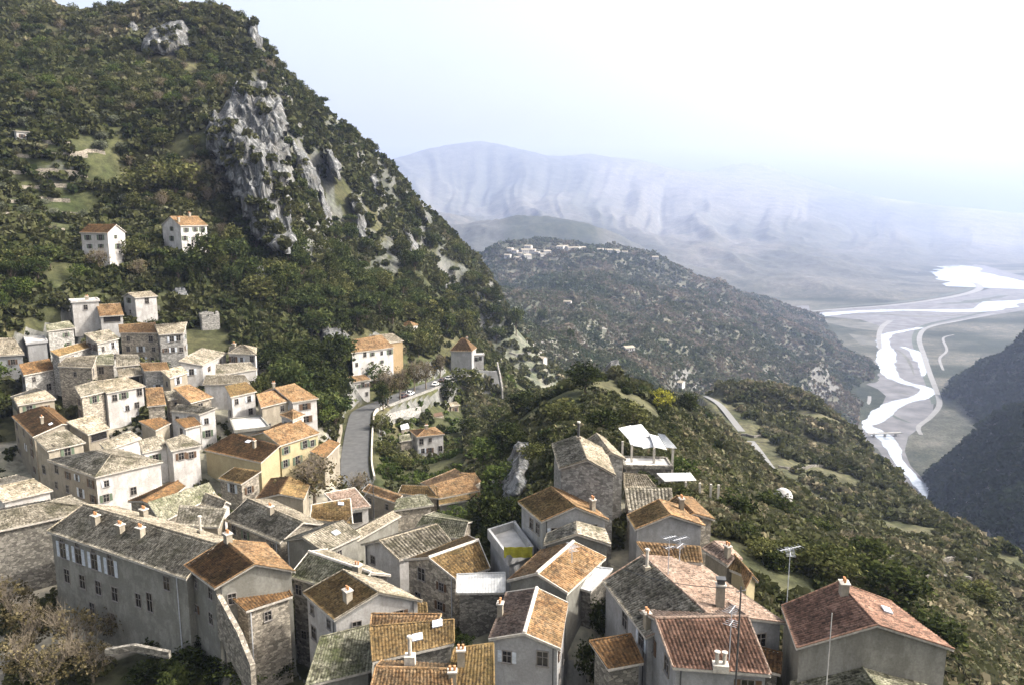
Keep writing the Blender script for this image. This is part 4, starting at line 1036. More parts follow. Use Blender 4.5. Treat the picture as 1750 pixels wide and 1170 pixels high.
def limb_mesh(seed, h, spread, r0, levels=3, kids=4, start=.3, matkey='bark'):
    g = random.Random(seed); mb = MB()
    def grow(p, d, L, r, lev):
        q = p + d * L
        m_ = p + d * L * .5 + np.array([g.uniform(-1, 1), g.uniform(-1, 1), 0]) * L * .06
        mb.tube(p, m_, r, r * .8, 5 if lev > 1 else 7, cap=False); mb.tube(m_, q, r * .8, r * .55, 5 if lev > 1 else 7)
        if lev >= levels: return
        for k in range(kids):
            a = g.uniform(0, 6.28); el = g.uniform(.35, 1.05)
            dd = np.array([math.cos(a) * math.cos(el) * spread, math.sin(a) * math.cos(el) * spread, math.sin(el)]) + d * .45
            dd /= np.linalg.norm(dd); f = g.uniform(start, 1)
            grow(p + (q - p) * f, dd, L * g.uniform(.5, .75), r * .5, lev + 1)
    grow(np.zeros(3), np.array([0, 0, 1.0]), h * .5, r0, 0)
    return mb

TREE = {}
def proto(kind, variants, maker):
    TREE[kind] = [maker(i) for i in range(variants)]
def crown_me(key, *a, **k):
    V, Q, t = leaf_cloud(*a, **k); return mesh_np('crown', V, Q, mats=[MATS['f_' + key]], attrs={'tint': ('FACE', t)})
def trunk_me(seed, h, r, spread=.8, matkey='bark', levels=2, kids=4):
    return limb_mesh(seed, h, spread, r, levels, kids).mesh('trunk', [MATS[matkey]], False)
# every prototype stands 1 unit = 1 m tall scale 10 m
proto('pine', 3, lambda i: (crown_me('pine', 75, 13, .42, 3.3, 2.7, 6.9, 11 + i, 'umbrella' if i == 1 else 'round'), trunk_me(3 + i, 9.5, .26)))
proto('oak', 3, lambda i: (crown_me('oak', 75, 13, .42, 3.9, 3.4, 6.0, 31 + i), trunk_me(13 + i, 8.5, .3)))
proto('olive', 2, lambda i: (crown_me('olive', 95, 11, .5, 3.9, 3.0, 5.6, 51 + i), trunk_me(23 + i, 8, .34)))
proto('lush', 2, lambda i: (crown_me('lush', 70, 13, .42, 4.4, 3.6, 5.6, 71 + i), trunk_me(27 + i, 7.5, .3)))
proto('dark', 2, lambda i: (crown_me('dark', 90, 14, .42, 3.9, 4.2, 5.8, 91 + i), trunk_me(33 + i, 8.5, .3)))
proto('cypress', 1, lambda i: (crown_me('dark', 80, 14, .26, 1.05, 5.2, 5.2, 111 + i, 'column'), trunk_me(37 + i, 6, .18, .2)))
proto('bloom', 1, lambda i: (crown_me('bloom', 60, 12, .40, 4.2, 3.6, 5.2, 121 + i), trunk_me(39 + i, 7, .3)))
def bare(i):
    V, Q, t = leaf_cloud(80, 9, .26, 3.7, 3.2, 6.4, 131 + i, flat=-.6)
    return mesh_np('crown', V, Q, mats=[MATS['f_dry']], attrs={'tint': ('FACE', t)}), limb_mesh(41 + i, 10, .75, .26, 4, 5).mesh('trunk', [MATS['pale_bark']], False)
proto('bare', 3, bare)
for k in TREE:                                                        # crown and trunk in one mesh, for trees too small to show parts
    pass
def join_me(a, b):
    me = bpy.data.meshes.new('tree'); bm_ = None
    import bmesh
    bm_ = bmesh.new(); bm_.from_mesh(a); n0 = len(bm_.faces); bm_.from_mesh(b)
    bm_.faces.ensure_lookup_table()
    for f in bm_.faces[n0:]: f.material_index = 1
    bm_.to_mesh(me); bm_.free()
    me.materials.append(a.materials[0]); me.materials.append(b.materials[0]); return me
ONE = {k: [join_me(*v) for v in vs] for k, vs in TREE.items()}
NAME = {'pine': 'pine_tree', 'oak': 'oak_tree', 'olive': 'olive_tree', 'lush': 'leafy_bush', 'dark': 'evergreen_tree', 'cypress': 'cypress_tree', 'bloom': 'flowering_bush', 'bare': 'bare_tree'}
CAT = {'lush': 'bush', 'bloom': 'bush'}
def plant(kind, x, y, h, label, group=None, parts=False, z=None, wide=1.0):
    i = random.randrange(len(TREE[kind])); s = h / 10.0
    zz = float(ground(x, y)) - .15 if z is None else z
    if parts:
        o = bpy.data.objects.new(NAME[kind], None); COL.objects.link(o)
        link('trunk', TREE[kind][i][1], o); link('crown', TREE[kind][i][0], o)
    else: o = link(NAME[kind], ONE[kind][i])
    o.location = (x, y, zz); o.rotation_euler = (0, 0, random.uniform(0, 6.28)); o.scale = (s * wide, s * wide, s)
    tag(o, label, CAT.get(kind, 'tree'), group); return o

# trees one can point at: foot pixel, distance, height
def T(kind, px, py, r, h, label, wide=1.0, group=None):
    p = hit(px, py, r * .8, r * 1.5) if (r > 195 and kind != 'cypress') or (px < 500 and py > 1000) else at_r(px, py, r); x, y = p[0], p[1]; g = float(ground(x, y))
    plant(kind, x, y, h, label, group, True, z=min(g, p[2]) - .2, wide=wide)
T('cypress', 322, 428, 256, 7.5, 'dark cypress against the sunlit wall of the orange roofed villa, nearer the door')
T('cypress', 334, 424, 258, 6.5, 'dark cypress against the sunlit wall of the orange roofed villa, at its right end')
T('dark', 572, 592, 236, 15, 'large round dark evergreen above the gardens at the foot of the mountain', 1.0)
T('dark', 578, 655, 205, 14, 'tall dark evergreen left of the arched white house', .8)
T('dark', 585, 700, 196, 12, 'dark evergreen at the top of the street beside the white street house', .7)
T('dark', 545, 690, 190, 9, 'dark evergreen behind the white house with long brown windows', 1.2)
T('lush', 555, 720, 186, 7, 'olive green bush right of the long windowed white house', 1.1)
T('dark', 655, 702, 222, 9, 'small dark conifer at the bend of the street', .6)
T('bare', 662, 690, 232, 11, 'bare plane tree along the street, first from the bend', 1.0)
T('bare', 684, 684, 238, 11, 'bare plane tree along the street, beside the first parked cars', 1.0)
T('bare', 708, 670, 252, 11, 'bare plane tree along the street, half way to the parked white car', 1.0)
T('bare', 728, 665, 262, 11, 'bare plane tree along the street, just left of the white car', 1.0)
T('bare', 752, 645, 285, 10, 'bare plane tree behind the parked white car', 1.0)
T('oak', 715, 610, 285, 12, 'olive green tree behind the row of bare plane trees', .8)
T('lush', 640, 655, 238, 8, 'yellow green bush in front of the arched white house', 1.2)
T('oak', 650, 742, 196, 6, 'thick green bush on the outer side of the street bend', 1.2)
T('oak', 660, 775, 180, 5.5, 'thick green bush below the street bend', 1.3)
T('dark', 765, 685, 258, 8, 'dark bush hanging over the stone retaining wall', 1.1)
T('oak', 800, 668, 285, 10, 'dark green trees corner below the pyramid roofed tower', 1.6)
T('oak', 790, 575, 330, 14, 'broad dark evergreen behind the pyramid roofed tower', 1.2)
T('dark', 745, 560, 330, 13, 'dark spreading evergreen right of the small orange hipped house', 1.4)
T('oak', 748, 790, 190, 2.0, 'bush in front of the white garden house', 1.1)
T('bare', 536, 826, 134, 10, 'bare many branched tree in front of the pale yellow house', 1.4)
T('bare', 613, 826, 134, 7, 'bare tree at the lower end of the street', 1.0)
T('lush', 505, 815, 137, 4.5, 'green bush at the foot of the pale yellow house', 1.6)
T('bare', 170, 470, 214, 8, 'grey bare tree below the dark roofed villa', 1.3)
T('bare', 238, 480, 212, 7, 'grey bare tree between the two villas, lower down', 1.2)
T('dark', 355, 470, 226, 14, 'large dark green tree right of the orange roofed villa', 1.1)
T('pine', 330, 480, 218, 10, 'dark tree below the terrace wall of the orange roofed villa', 1.2)
T('pine', 400, 470, 250, 13, 'tall green tree at the foot of the big cliff', 1.1)
T('oak', 300, 340, 262, 16, 'broad green tree on the slope above the orange roofed villa', 1.2)
T('oak', 245, 345, 270, 14, 'broad green tree on the slope between the two villas', 1.3)
T('dark', 1000, 672, 166, 7, 'dark tree on the hilltop left of the grey rock outcrop', 1.5)
T('oak', 960, 700, 148, 6, 'round olive green tree on the spur behind the tower house', 1.5)
T('dark', 890, 690, 178, 6, 'dark bush on the green slope left of the spur', 1.5)
T('bloom', 1128, 700, 196, 6, 'yellow flowering bush on the spur above the ruined shelter', 1.2)
T('oak', 1080, 716, 150, 6, 'olive green tree left of the yellow flowering bush', 1.5)
T('dark', 1176, 688, 262, 7, 'small dark tree on the spur crest beside the lane', 1.0)
T('lush', 1165, 800, 112, 5.5, 'round ivy green bush right of the ruined shelter', 1.1)
T('dark', 1030, 740, 118, 5, 'dark bush right behind the tall tower house', 1.4)
T('pine', 925, 560, 640, 24, 'pair of dark pines standing out on the hillside beyond the village', .8)
T('pine', 975, 588, 560, 15, 'smaller dark pine on the hillside beyond the village', .7)
T('pine', 882, 520, 620, 20, 'slim dark pine on the hillside near the pale house', .7)
T('dark', 1255, 915, 104, 6.5, 'big dark bush right of the blue grey gabled house', 1.3)
T('dark', 1232, 880, 120, 5, 'dark bush below the small white posted shelter', 1.4)
T('dark', 1318, 905, 128, 7, 'big dark bush in the field under the white tank', 1.4)
T('dark', 1395, 945, 122, 6, 'dark bush on the terraces behind the tall antenna', 1.5)
T('oak', 1350, 985, 92, 5, 'olive green bush right behind the pink roof and antenna', 1.4)
T('oak', 1420, 985, 92, 5, 'olive green bush behind the red corner house ridge', 1.5)
T('dark', 1530, 1015, 92, 6, 'dark bush behind the sunlit slope of the red corner house', 1.6)
T('dark', 1475, 985, 105, 5.5, 'dark bush behind the chimney of the red corner house', 1.5)
T('dark', 1600, 1050, 84, 5, 'dark bush at the lower right end of the red corner house', 1.5)
T('oak', 1680, 1120, 76, 4.5, 'olive green bush at the lower right edge', 1.6)
T('oak', 1670, 1010, 130, 5, 'brownish bush on the terraces in the lower right', 1.6)
T('bare', 1450, 950, 140, 4.5, 'brown bare bush on the terraced field', 1.6)
T('lush', 860, 840, 122, 7, 'dark green ivy trees in the gully left of the spur', 1.2)
T('dark', 830, 880, 108, 6.5, 'dark tree in the gully beside the orange roofed farm', 1.1)
T('dark', 850, 915, 98, 5.5, 'dark tree in the gully behind the terrace house', 1.1)
T('lush', 835, 800, 150, 8, 'green tree at the top of the gully', 1.2)
T('dark', 870, 770, 150, 7, 'dark tree on the left flank of the spur', 1.3)
T('oak', 915, 790, 122, 5, 'green bush left of the tall tower house', 1.2)
T('lush', 780, 850, 117, 3.5, 'green bush in front of the ochre lean-to of the farm', 1.6)
# garden at the lower left
T('bare', 60, 1130, 78, 8, 'large yellowish bare tree in the walled garden, leftmost')
T('bare', 130, 1140, 76, 7.5, 'large yellowish bare tree in the walled garden, in front of the grey building', 1.1)
T('bare', 22, 1080, 84, 7, 'bare tree at the left edge by the garden wall', 1.1)
T('bare', 200, 1100, 80, 5, 'small bare tree at the foot of the grey building', 1.2)
T('bare', 95, 1190, 70, 6.5, 'bare tree at the bottom left edge of the garden', 1.2)
T('dark', 332, 1090, 77, 6.0, 'dark upright conifer beside the palm in the garden', .75)
T('dark', 325, 1160, 70, 3.8, 'dark ivy mound in the garden at the bottom', 1.8)
T('dark', 385, 1165, 69, 3.6, 'dark ivy mound against the stone wall in the garden', 1.6)
T('lush', 300, 1185, 67, 2.2, 'low green shrub at the bottom edge of the garden', 2.2)
T('lush', 430, 1165, 68, 2.2, 'low green shrub under the narrow brown roofed house', 2.0)
T('dark', 480, 1160, 68, 3.0, 'dark ivy in the corner of the narrow courtyard', 1.2)
T('dark', 1010, 1085, 66, 4.5, 'dark ivy in the alley beside the pinkish gabled house', .8)
T('dark', 1030, 1040, 71, 4.0, 'dark ivy behind the alley lean-to', .9)
T('lush', 790, 1060, 71, 2.5, 'green ivy over the dark wall below the corrugated roof', 1.0)
T('dark', 270, 1120, 76, 2.6, 'dark shrub at the foot of the palm', 1.6)
T('dark', 355, 1120, 76, 3.4, 'dark climbing plant against the courtyard wall', 1.2)
T('dark', 250, 1165, 72, 2.4, 'dark low shrub at the bottom of the garden, left of the ivy mound', 2.0)
T('bare', 40, 1170, 76, 6, 'low yellowish bare tree in the bottom left corner', 1.2)
T('bare', 160, 1165, 76, 5, 'low yellowish bare tree at the bottom edge, in front of the grey building', 1.3)
for q, (px_, py_, r_, h_) in enumerate([(462,640,216,7),(486,648,214,7.5),(512,640,220,8),(535,655,214,8),(556,680,205,8),(500,615,228,6),(470,612,224,5),(530,622,226,7)]):
    T('dark', px_, py_, r_, h_, 'blackish evergreen of the hedge between the white gabled house and the street', 1.4, 'hedge of evergreens above the white houses')
T('dark', 1272, 940, 96, 4.0, 'dark bush on the grass bank behind the small gabled house', 1.4)
T('oak', 1300, 962, 92, 3.6, 'olive green bush on the grass bank behind the narrow gabled house', 1.5)
T('dark', 1325, 985, 90, 3.4, 'dark bush on the grass bank left of the tall antenna', 1.4)
T('lush', 1285, 925, 104, 4.0, 'green bush on the grass bank under the dark field bushes', 1.4)
T('oak', 1330, 945, 108, 4.5, 'olive green bush between the grass bank and the dark field bushes', 1.4)
T('dark', 872, 905, 100, 6, 'tall dark tree in the gully right behind the terrace house', 1.0)
T('oak', 845, 730, 230, 9, 'broad olive green tree at the head of the gully', 1.2)
T('dark', 800, 745, 222, 7, 'dark round tree right of the white garden house', 1.2)
T('lush', 662, 812, 165, 4, 'green bush below the parapet at the lower end of the street', 1.4)
T('oak', 690, 800, 172, 4, 'olive green bush on the grass above the orange roofed farm', 1.4)
# palm
def palm(px, py, r, h):
    p = at_r(px, py, r); o = bpy.data.objects.new('palm_tree', None); COL.objects.link(o); o.location = (p[0], p[1], float(ground(p[0], p[1])) - .1)
    tag(o, 'palm tree with a dark mop of fronds in the garden', 'palm tree')
    mb = MB()
    for k in range(14):
        z0_, z1_ = h * k / 14, h * (k + 1) / 14; mb.tube((.1 * math.sin(k * .3), 0, z0_), (.1 * math.sin(k * .3 + .3), 0, z1_), .24, .20, 8)
    link('trunk', mb.mesh('trunk', [MATS['bark']], False), o)
    mb = MB(); g = random.Random(5)
    for k in range(46):
        a = g.uniform(0, 6.28); el = g.uniform(-.7, 1.2); L = g.uniform(1.3, 1.9); prev = np.array([0, 0, h]); dirv = np.array([math.cos(a) * math.cos(el), math.sin(a) * math.cos(el), math.sin(el)])
        side = np.array([-math.sin(a), math.cos(a), 0])
        for sgm in range(6):
            nx = prev + dirv * L / 6; dirv = dirv + np.array([0, 0, -.22]); dirv /= np.linalg.norm(dirv)
            w = .42 * math.sin(math.pi * (sgm + .7) / 7)
            t = g.uniform(.2, .9)
            mb.poly([prev, nx, nx + side * w - np.array([0, 0, w * .5])], 0, t); mb.poly([prev, nx, nx - side * w - np.array([0, 0, w * .5])], 0, t); prev = nx
    link('crown', mb.mesh('crown', [MATS['f_dark']]), o)
palm(292, 1088, 77.5, 4.6)

# ---- the woods: scattered over the ground the camera can see
_ru = at_r(344, 530, 232)
HC = np.array([[_ru[0], _ru[1], 8.0], [_ru[0] * .96, _ru[1] * .96, 6.0]] + [[hd['cen'][0], hd['cen'][1], .5 * np.linalg.norm((hd['C'][2] - hd['C'][0])[:2])] for hd in HOUSES])
def free_of_houses(x, y, pad=1.5):
    ok = np.ones(x.shape, bool)
    for cx, cy_, rad in HC: ok &= np.hypot(x - cx, y - cy_) > min(rad, 9) * .85 + pad
    ok &= poly_dist(x, y, ST)[0] > 5.5
    ok &= poly_dist(x, y, LANE)[0] > 9
    return ok
CLEAR = [np.array(q, float) for q in [
  [(590,620),(660,560),(700,620),(800,560),(860,600),(860,660),(800,660),(640,740),(590,720)],     # street and houses
  [(640,690),(700,668),(860,640),(870,810),(640,810)],                                                # gardens below the street
  [(80,380),(360,360),(350,440),(70,450)],                                                            # villas
  [(60,490),(340,490),(340,560),(0,570)]]]
def region_density(px, py, r, az, z):
    """(tree density, tint centre, tint spread, size)"""
    deg = np.degrees(az)
    hill = (px < 860) & (r > 185) & (r < 640)
    spur = (deg > 5) & (r > 100) & (r < 620)
    mid = (r >= 600) & (r < 2600) & (z > FLOOR + 4) & ~((deg > 27) & (r < 1700))
    righ = (deg > 24) & (r > 560) & (r < 2000) & (z > FLOOR + 4) & ~mid
    return hill, spur, mid, righ
def sample(n, rmin, rmax, seed):
    g = np.random.default_rng(seed)
    a = g.uniform(math.radians(-41), math.radians(41), n); l = g.uniform(math.log(rmin), math.log(rmax), n)
    r = np.exp(l); return r * np.sin(a), r * np.cos(a), r, a, g
def cull(x, y, r, h):
    z = ground(x, y); px, py = project(np.stack([x, y, z], -1)); _, pt = project(np.stack([x, y, z + h], -1))
    k = (px > -260) & (px < 2010) & (pt < 1230) & (py > -60) & visible(x, y, h)
    return k, z, px, py
# individual trees on the mountain: the nearest and largest
x, y, r, a, g = sample(9800, 185, 520, 5)
k, z, px, py = cull(x, y, r, 5.0); hill = (px < 860) & (r > 185)
gapn = fbm(x / 26, y / 26, octv=2, s=77)
k &= hill & free_of_houses(x, y, 3) & (gapn > -.25) & (streak_at(x, y) < .3)
for P in CLIFF_POLY: k &= ~in_poly(px, py, P)
for P in CLEAR: k &= ~in_poly(px, py, P)
terrace = (px < 215) & (py > 195) & (py < 430)
k &= ~(terrace & (np.mod(z / 3.6 + .6 * fbm(x / 40, y / 40, octv=2, s=86), 1) > .5))
ids = np.nonzero(k)[0]; chosen = []; cells = {}
for i in ids:
    c = (int(x[i] // 6.5), int(y[i] // 6.5))
    if any((c[0] + dx, c[1] + dy) in cells and math.hypot(x[i] - cells[(c[0] + dx, c[1] + dy)][0], y[i] - cells[(c[0] + dx, c[1] + dy)][1]) < 5.2 for dx in (-1, 0, 1) for dy in (-1, 0, 1)): continue
    cells[c] = (x[i], y[i]); chosen.append(i)
def zone_label(kind, i):
    nm = {'pine': 'dark green pine', 'oak': 'olive green oak', 'olive': 'grey green olive tree', 'bare': 'brown leafless tree', 'lush': 'bright green bush', 'dark': 'blackish evergreen'}[kind]
    if terrace[i]: zn = 'on the garden terraces at the upper left'
    elif py[i] > 430 and px[i] < 420: zn = 'on the slope behind the top row of the village'
    elif px[i] < 340: zn = 'on the upper left mountainside'
    elif px[i] < 510: zn = 'around the big cliff'
    elif py[i] > 440: zn = 'at the foot of the mountain above the street'
    else: zn = 'on the ridge slope right of the big cliff'
    return f'{nm} {zn}', f'{nm}s {zn}'
count = {}
order = sorted(chosen, key=lambda i: r[i])
for i in order:
    q = g.random()
    if terrace[i]: kind = 'olive' if q < .75 else 'oak'; h = g.uniform(3.6, 5.5)
    elif px[i] > 480: kind = 'pine' if q < .62 else ('dark' if q < .72 else 'oak'); h = g.uniform(5, 9)
    elif py[i] < 420: kind = 'oak' if q < .42 else ('pine' if q < .70 else ('bare' if q < .9 else 'lush')); h = g.uniform(4.5, 8)
    else: kind = 'dark' if q < .22 else ('pine' if q < .55 else ('oak' if q < .85 else 'lush')); h = g.uniform(5, 9)
    if px[i] > 360 and py[i] > 415: h *= 1.4
    if count.get(kind, 0) >= 255: continue
    count[kind] = count.get(kind, 0) + 1
    lab, grp = zone_label(kind, i)
    plant(kind, x[i], y[i], h, lab, grp, False, wide=g.uniform(.85, 1.3))
print('TREES', count, len(order))

# scrub and the rest of the woods as one mass each
def stuff_mesh(name, label, X, Y, Z, S, TC, TS, per, seed, matk='f_mix', tall=1.0):
    g = np.random.default_rng(seed); n = len(X)
    d = g.normal(size=(n, per, 3)); d /= np.linalg.norm(d, axis=2, keepdims=True); d *= g.uniform(.3, 1, (n, per, 1)) ** .5
    d[..., 2] = d[..., 2] * .75 * tall + .55 * tall
    P = np.stack([X, Y, Z], -1)[:, None] + d * S[:, None, None]
    a = g.normal(size=(n, per, 3)); a /= np.linalg.norm(a, axis=2, keepdims=True)
    b = np.cross(a, g.normal(size=(n, per, 3))); b /= np.linalg.norm(b, axis=2, keepdims=True)
    s1 = (S[:, None] * g.uniform(.22, .5, (n, per)) * (60 / per) ** .5)[..., None]; s2 = s1 * g.uniform(.45, .9, (n, per, 1))
    V = np.stack([P - a * s1, P + b * s2, P + a * s1, P - b * s2], 2).reshape(-1, 3)
    t = np.clip((TC + TS * g.normal(size=n))[:, None] + .07 * g.normal(size=(n, per)), 0, 1).ravel()
    me = mesh_np(name, V, np.arange(n * per * 4).reshape(-1, 4), mats=[MATS[matk]], attrs={'tint': ('FACE', t)})
    return tag(link(name, me), label, name.replace('_', ' '), kind='stuff')
# mountain
x, y, r, a, g = sample(72000, 185, 620, 15)
k, z, px, py = cull(x, y, r, 3.0); k &= (px < 870) & free_of_houses(x, y, 1.5)
nz = fbm(x / 22, y / 22, octv=3, s=78)
terr = (px < 215) & (py > 195) & (py < 430)
k &= ~((px > 360) & (py > 415) & (g.random(len(x)) < .45))
k &= ~(terr & (g.random(len(x)) < .8) & (np.mod(z / 3.6 + .6 * fbm(x / 40, y / 40, octv=2, s=86), 1) > .5))
k &= (nz > -.55) & ((streak_at(x, y) < .35) | (g.random(len(x)) < .22)) & ~(terr & (g.random(len(x)) < .45))
for P in CLIFF_POLY: k &= ~in_poly(px, py, P) | (g.random(len(x)) < .05)
k &= ~in_poly(px, py, CLEAR[0]) | (g.random(len(x)) < .25)
k &= ~in_poly(px, py, CLEAR[1]) | (g.random(len(x)) < .12)
k &= ~in_poly(px, py, CLEAR[3]) | (g.random(len(x)) < .35)
i = np.nonzero(k)[0][:19000]
brown = np.clip(fbm(x / 60, y / 60, octv=2, s=79) + .15, 0, 1) * (px < 480) * (py < 330)
tc = .33 + .16 * nz + .45 * brown
s = g.uniform(.9, 2.6, len(x)) * np.clip(r / 300, .8, 1.4)
stuff_mesh('mountain_scrub', 'olive and brown scrub covering the mountainside between the trees', x[i], y[i], z[i], s[i], tc[i], .12, 42, 3)
# spur and gully
x, y, r, a, g = sample(100000, 68, 620, 16)
k, z, px, py = cull(x, y, r, 1.5); k &= (np.degrees(a) > -3.5) & ((r > 88) | (px > 1230)) & (px > 780) & free_of_houses(x, y, .4)
nz = fbm(x / 14, y / 14, octv=3, s=80); k &= (nz > -.45)
k &= ~((px > 1300) & (px < 1700) & (py > 800) & (py < 1080) & (r > 120) & (np.mod(z / 4.2 + .5 * fbm(x / 30, y / 30, octv=2, s=87), 1) > .62) & (g.random(len(x)) < .75))
saddle = (px > 830) & (px < 1110) & (py > 515) & (r > 340)
k &= ~(saddle & (g.random(len(x)) < .6))
k &= ~((px > 1200) & (r < 330) & (nz < .05) & (g.random(len(x)) < .6))
i = np.nonzero(k)[0][:26000]
tc = .42 + .24 * nz + .12 * (px > 1150)
s = g.uniform(.5, 1.5, len(x)) * np.clip(r / 170, .8, 2.2)
stuff_mesh('spur_scrub', 'low olive and straw coloured scrub on the spur and its terraces', x[i], y[i], z[i], s[i], tc[i], .15, 40, 4)
# gardens below the street
x, y, r, a, g = sample(26000, 100, 480, 18)
k, z, px, py = cull(x, y, r, 1.5); k &= (px > 630) & (px < 880) & (py > 640) & free_of_houses(x, y, 1.5)
k &= ~in_poly(px, py, np.array([(640,690),(700,672),(790,655),(800,690),(770,730),(745,790),(700,785),(650,730)], float)) | (g.random(len(x)) < .3)
nz = fbm(x / 10, y / 10, octv=3, s=81); k &= (nz > -.35)
i = np.nonzero(k)[0][:5000]
stuff_mesh('garden_scrub', 'green brambles and shrubs in the gardens below the street', x[i], y[i], z[i], g.uniform(.4, 1.1, len(x))[i] * np.clip(r[i] / 190, .8, 1.7), .33 + .5 * (nz[i] + .2), .1, 42, 5, 'f_lush')
# middle hill
x, y, r, a, g = sample(150000, 560, 2700, 19)
k, z, px, py = cull(x, y, r, 5.0); dg = np.degrees(a)
k &= (px > 790) & (z > FLOOR + 3) & ~((dg > 26.5) & (px > 1540))
nz = fbm(x / 70, y / 70, octv=3, s=82)
i = np.nonzero(k)[0][:36000]
s = g.uniform(.8, 2.5, len(x)) * (1 + (g.random(len(x)) < .05) * .8) * np.clip(r / 900, .8, 1.9)
stuff_mesh('far_hill_scrub', 'grey green scrub and trees on the hill beyond the village', x[i], y[i], z[i], s[i], .40 + .32 * nz[i] + .14 * np.clip((px[i] - 1000) / 250, -1, 1), .13, 16, 6, 'f_far')
# right hills: dark wood
x, y, r, a, g = sample(80000, 500, 2100, 20)
k, z, px, py = cull(x, y, r, 7.0); k &= (np.degrees(a) > 25) & (px > 1540) & (z > FLOOR + 2)
i = np.nonzero(k)[0][:12000]
stuff_mesh('dark_wood', 'dense dark wood on the slopes right of the river', x[i], y[i], z[i], g.uniform(2.5, 5.5, len(x))[i] * np.clip(r[i] / 900, .7, 1.4), .12 + 0 * r[i], .08, 18, 7)
# village yards and garden corner
x, y, r, a, g = sample(24000, 56, 215, 21)
k, z, px, py = cull(x, y, r, 1.0); k &= (px < 900) & free_of_houses(x, y, -.3)
nz = fbm(x / 6, y / 6, octv=2, s=83); k &= nz > .02
i = np.nonzero(k)[0][:3200]
stuff_mesh('yard_weeds', 'weeds and small shrubs in the yards and lanes of the village', x[i], y[i], z[i], g.uniform(.3, .9, len(x))[i], .3 + .2 * nz[i], .1, 40, 8)

# shrubs rooted in the cracks of the cliffs
P = np.concatenate(CLIFF_FRONT); g = np.random.default_rng(33); nz = fbm(P[:, 0] / 7, P[:, 1] / 7, P[:, 2] / 9, octv=3, s=84)
i = np.nonzero((nz > .22) & (g.random(len(P)) < .014))[0]
stuff_mesh('cliff_shrubs', 'dark shrubs rooted in the cracks of the cliffs', P[i, 0], P[i, 1], P[i, 2], g.uniform(.8, 2.2, len(i)), .26 + .25 * nz[i], .1, 40, 9)
T('dark', 1100, 792, 101, 3.0, 'dark bush added to darken the space under the ruined shelter roof', 1.6)  # added foliage, stands in for the darkness beneath the panels
T('dark', 1160, 838, 101, 2.2, 'dark bush under the low white roofed shelter', 2.0)
# ------------------------------------------------------------------ valley floor: river, gravel, roads
def flat_poly(name, label, pts, dz, mat, kind='structure', cat=None):
    P = [at_z(px, py, FLOOR + dz) for px, py in pts]
    me = bpy.data.meshes.new(name); me.from_pydata([tuple(p) for p in P], [], [tuple(range(len(P)))]); me.materials.append(MATS[mat])
    return tag(link(name, me), label, cat or name.replace('_', ' '), kind=kind)
def smooth(pts, n=8):
    pts = np.array(pts, float); out = []
    for i in range(len(pts) - 1):
        p0, p1, p2, p3 = pts[max(i - 1, 0)], pts[i], pts[i + 1], pts[min(i + 2, len(pts) - 1)]
        for t in np.arange(n) / n:
            out.append(.5 * (2 * p1 + (p2 - p0) * t + (2 * p0 - 5 * p1 + 4 * p2 - p3) * t * t + (3 * p1 - p0 - 3 * p2 + p3) * t ** 3))
    out.append(pts[-1]); return np.array(out)
def ribbon(name, label, W, widths, mat, rag=0.0, kind='structure', seed=0):
    """a strip laid on the ground along world points W"""
    kk = 24 if rag > 0 else 8; W = smooth(W, kk); wd = smooth(np.c_[np.array(widths, float)], kk)[:, 0]
    t = np.gradient(W[:, :2], axis=0); t /= np.linalg.norm(t, axis=1, keepdims=True) + 1e-9; n = np.c_[-t[:, 1], t[:, 0], np.zeros(len(t))]
    fs = wd.mean() * 1.6 + 1; ra = 1 + 1.3 * rag * fbm(W[:, 0] / fs, W[:, 1] / fs, octv=4, s=seed)[:, None]; rb = 1 + 1.3 * rag * fbm(W[:, 0] / fs + 50, W[:, 1] / fs, octv=4, s=seed)[:, None]
    V = np.concatenate([W + n * wd[:, None] * .5 * np.maximum(ra, .15), W - n * wd[:, None] * .5 * np.maximum(rb, .15)]); k = len(W)
    Q = [[i, i + 1, k + i + 1, k + i] for i in range(k - 1)]
    me = mesh_np(name, V, np.array(Q)[:, ::-1], mats=[MATS[mat]])
    return tag(link(name, me), label, name.replace('_', ' '), kind=kind)
m, nt, out = new_mat('river_water'); N = NT(nt); p = N.pos()
nn = N.noise(p, .12, 4, .6)
b = N.bsdf(out, N.ramp(nn, [(.35, (.22, .25, .28)), (.65, (.38, .40, .43))]), .12, .8, nn, .15, .3)  # pale base: silt plus sky reflection painted into the colour
MATS['water'] = m
FZ = lambda pts, dz: [at_z(px, py, FLOOR + dz) for px, py in pts]
flat_poly('gravel_bed', 'pale gravel bed of the small river', [(1506,556),(1502,585),(1500,610),(1484,628),(1468,640),(1478,655),(1500,664),(1514,676),(1506,694),(1484,712),(1466,728),(1462,742),(1482,756),(1500,766),(1512,785),(1530,812),(1556,846),(1580,884),(1606,890),(1600,850),(1578,818),(1556,795),(1546,770),(1552,745),(1580,724),(1594,704),(1596,684),(1586,655),(1574,622),(1570,590),(1576,560),(1560,552)], .25, 'gravel')
flat_poly('wide_riverbed', 'wide pale gravel plain of the main river in the distance', [(1384,536),(1440,528),(1520,522),(1600,514),(1652,505),(1690,494),(1672,482),(1640,466),(1600,450),(1560,440),(1535,432),(1560,427),(1600,430),(1640,440),(1690,456),(1740,470),(1790,480),(1800,520),(1740,532),(1690,540),(1640,548),(1596,556),(1575,562),(1540,560),(1506,558),(1470,546),(1420,542)], .2, 'gravel')
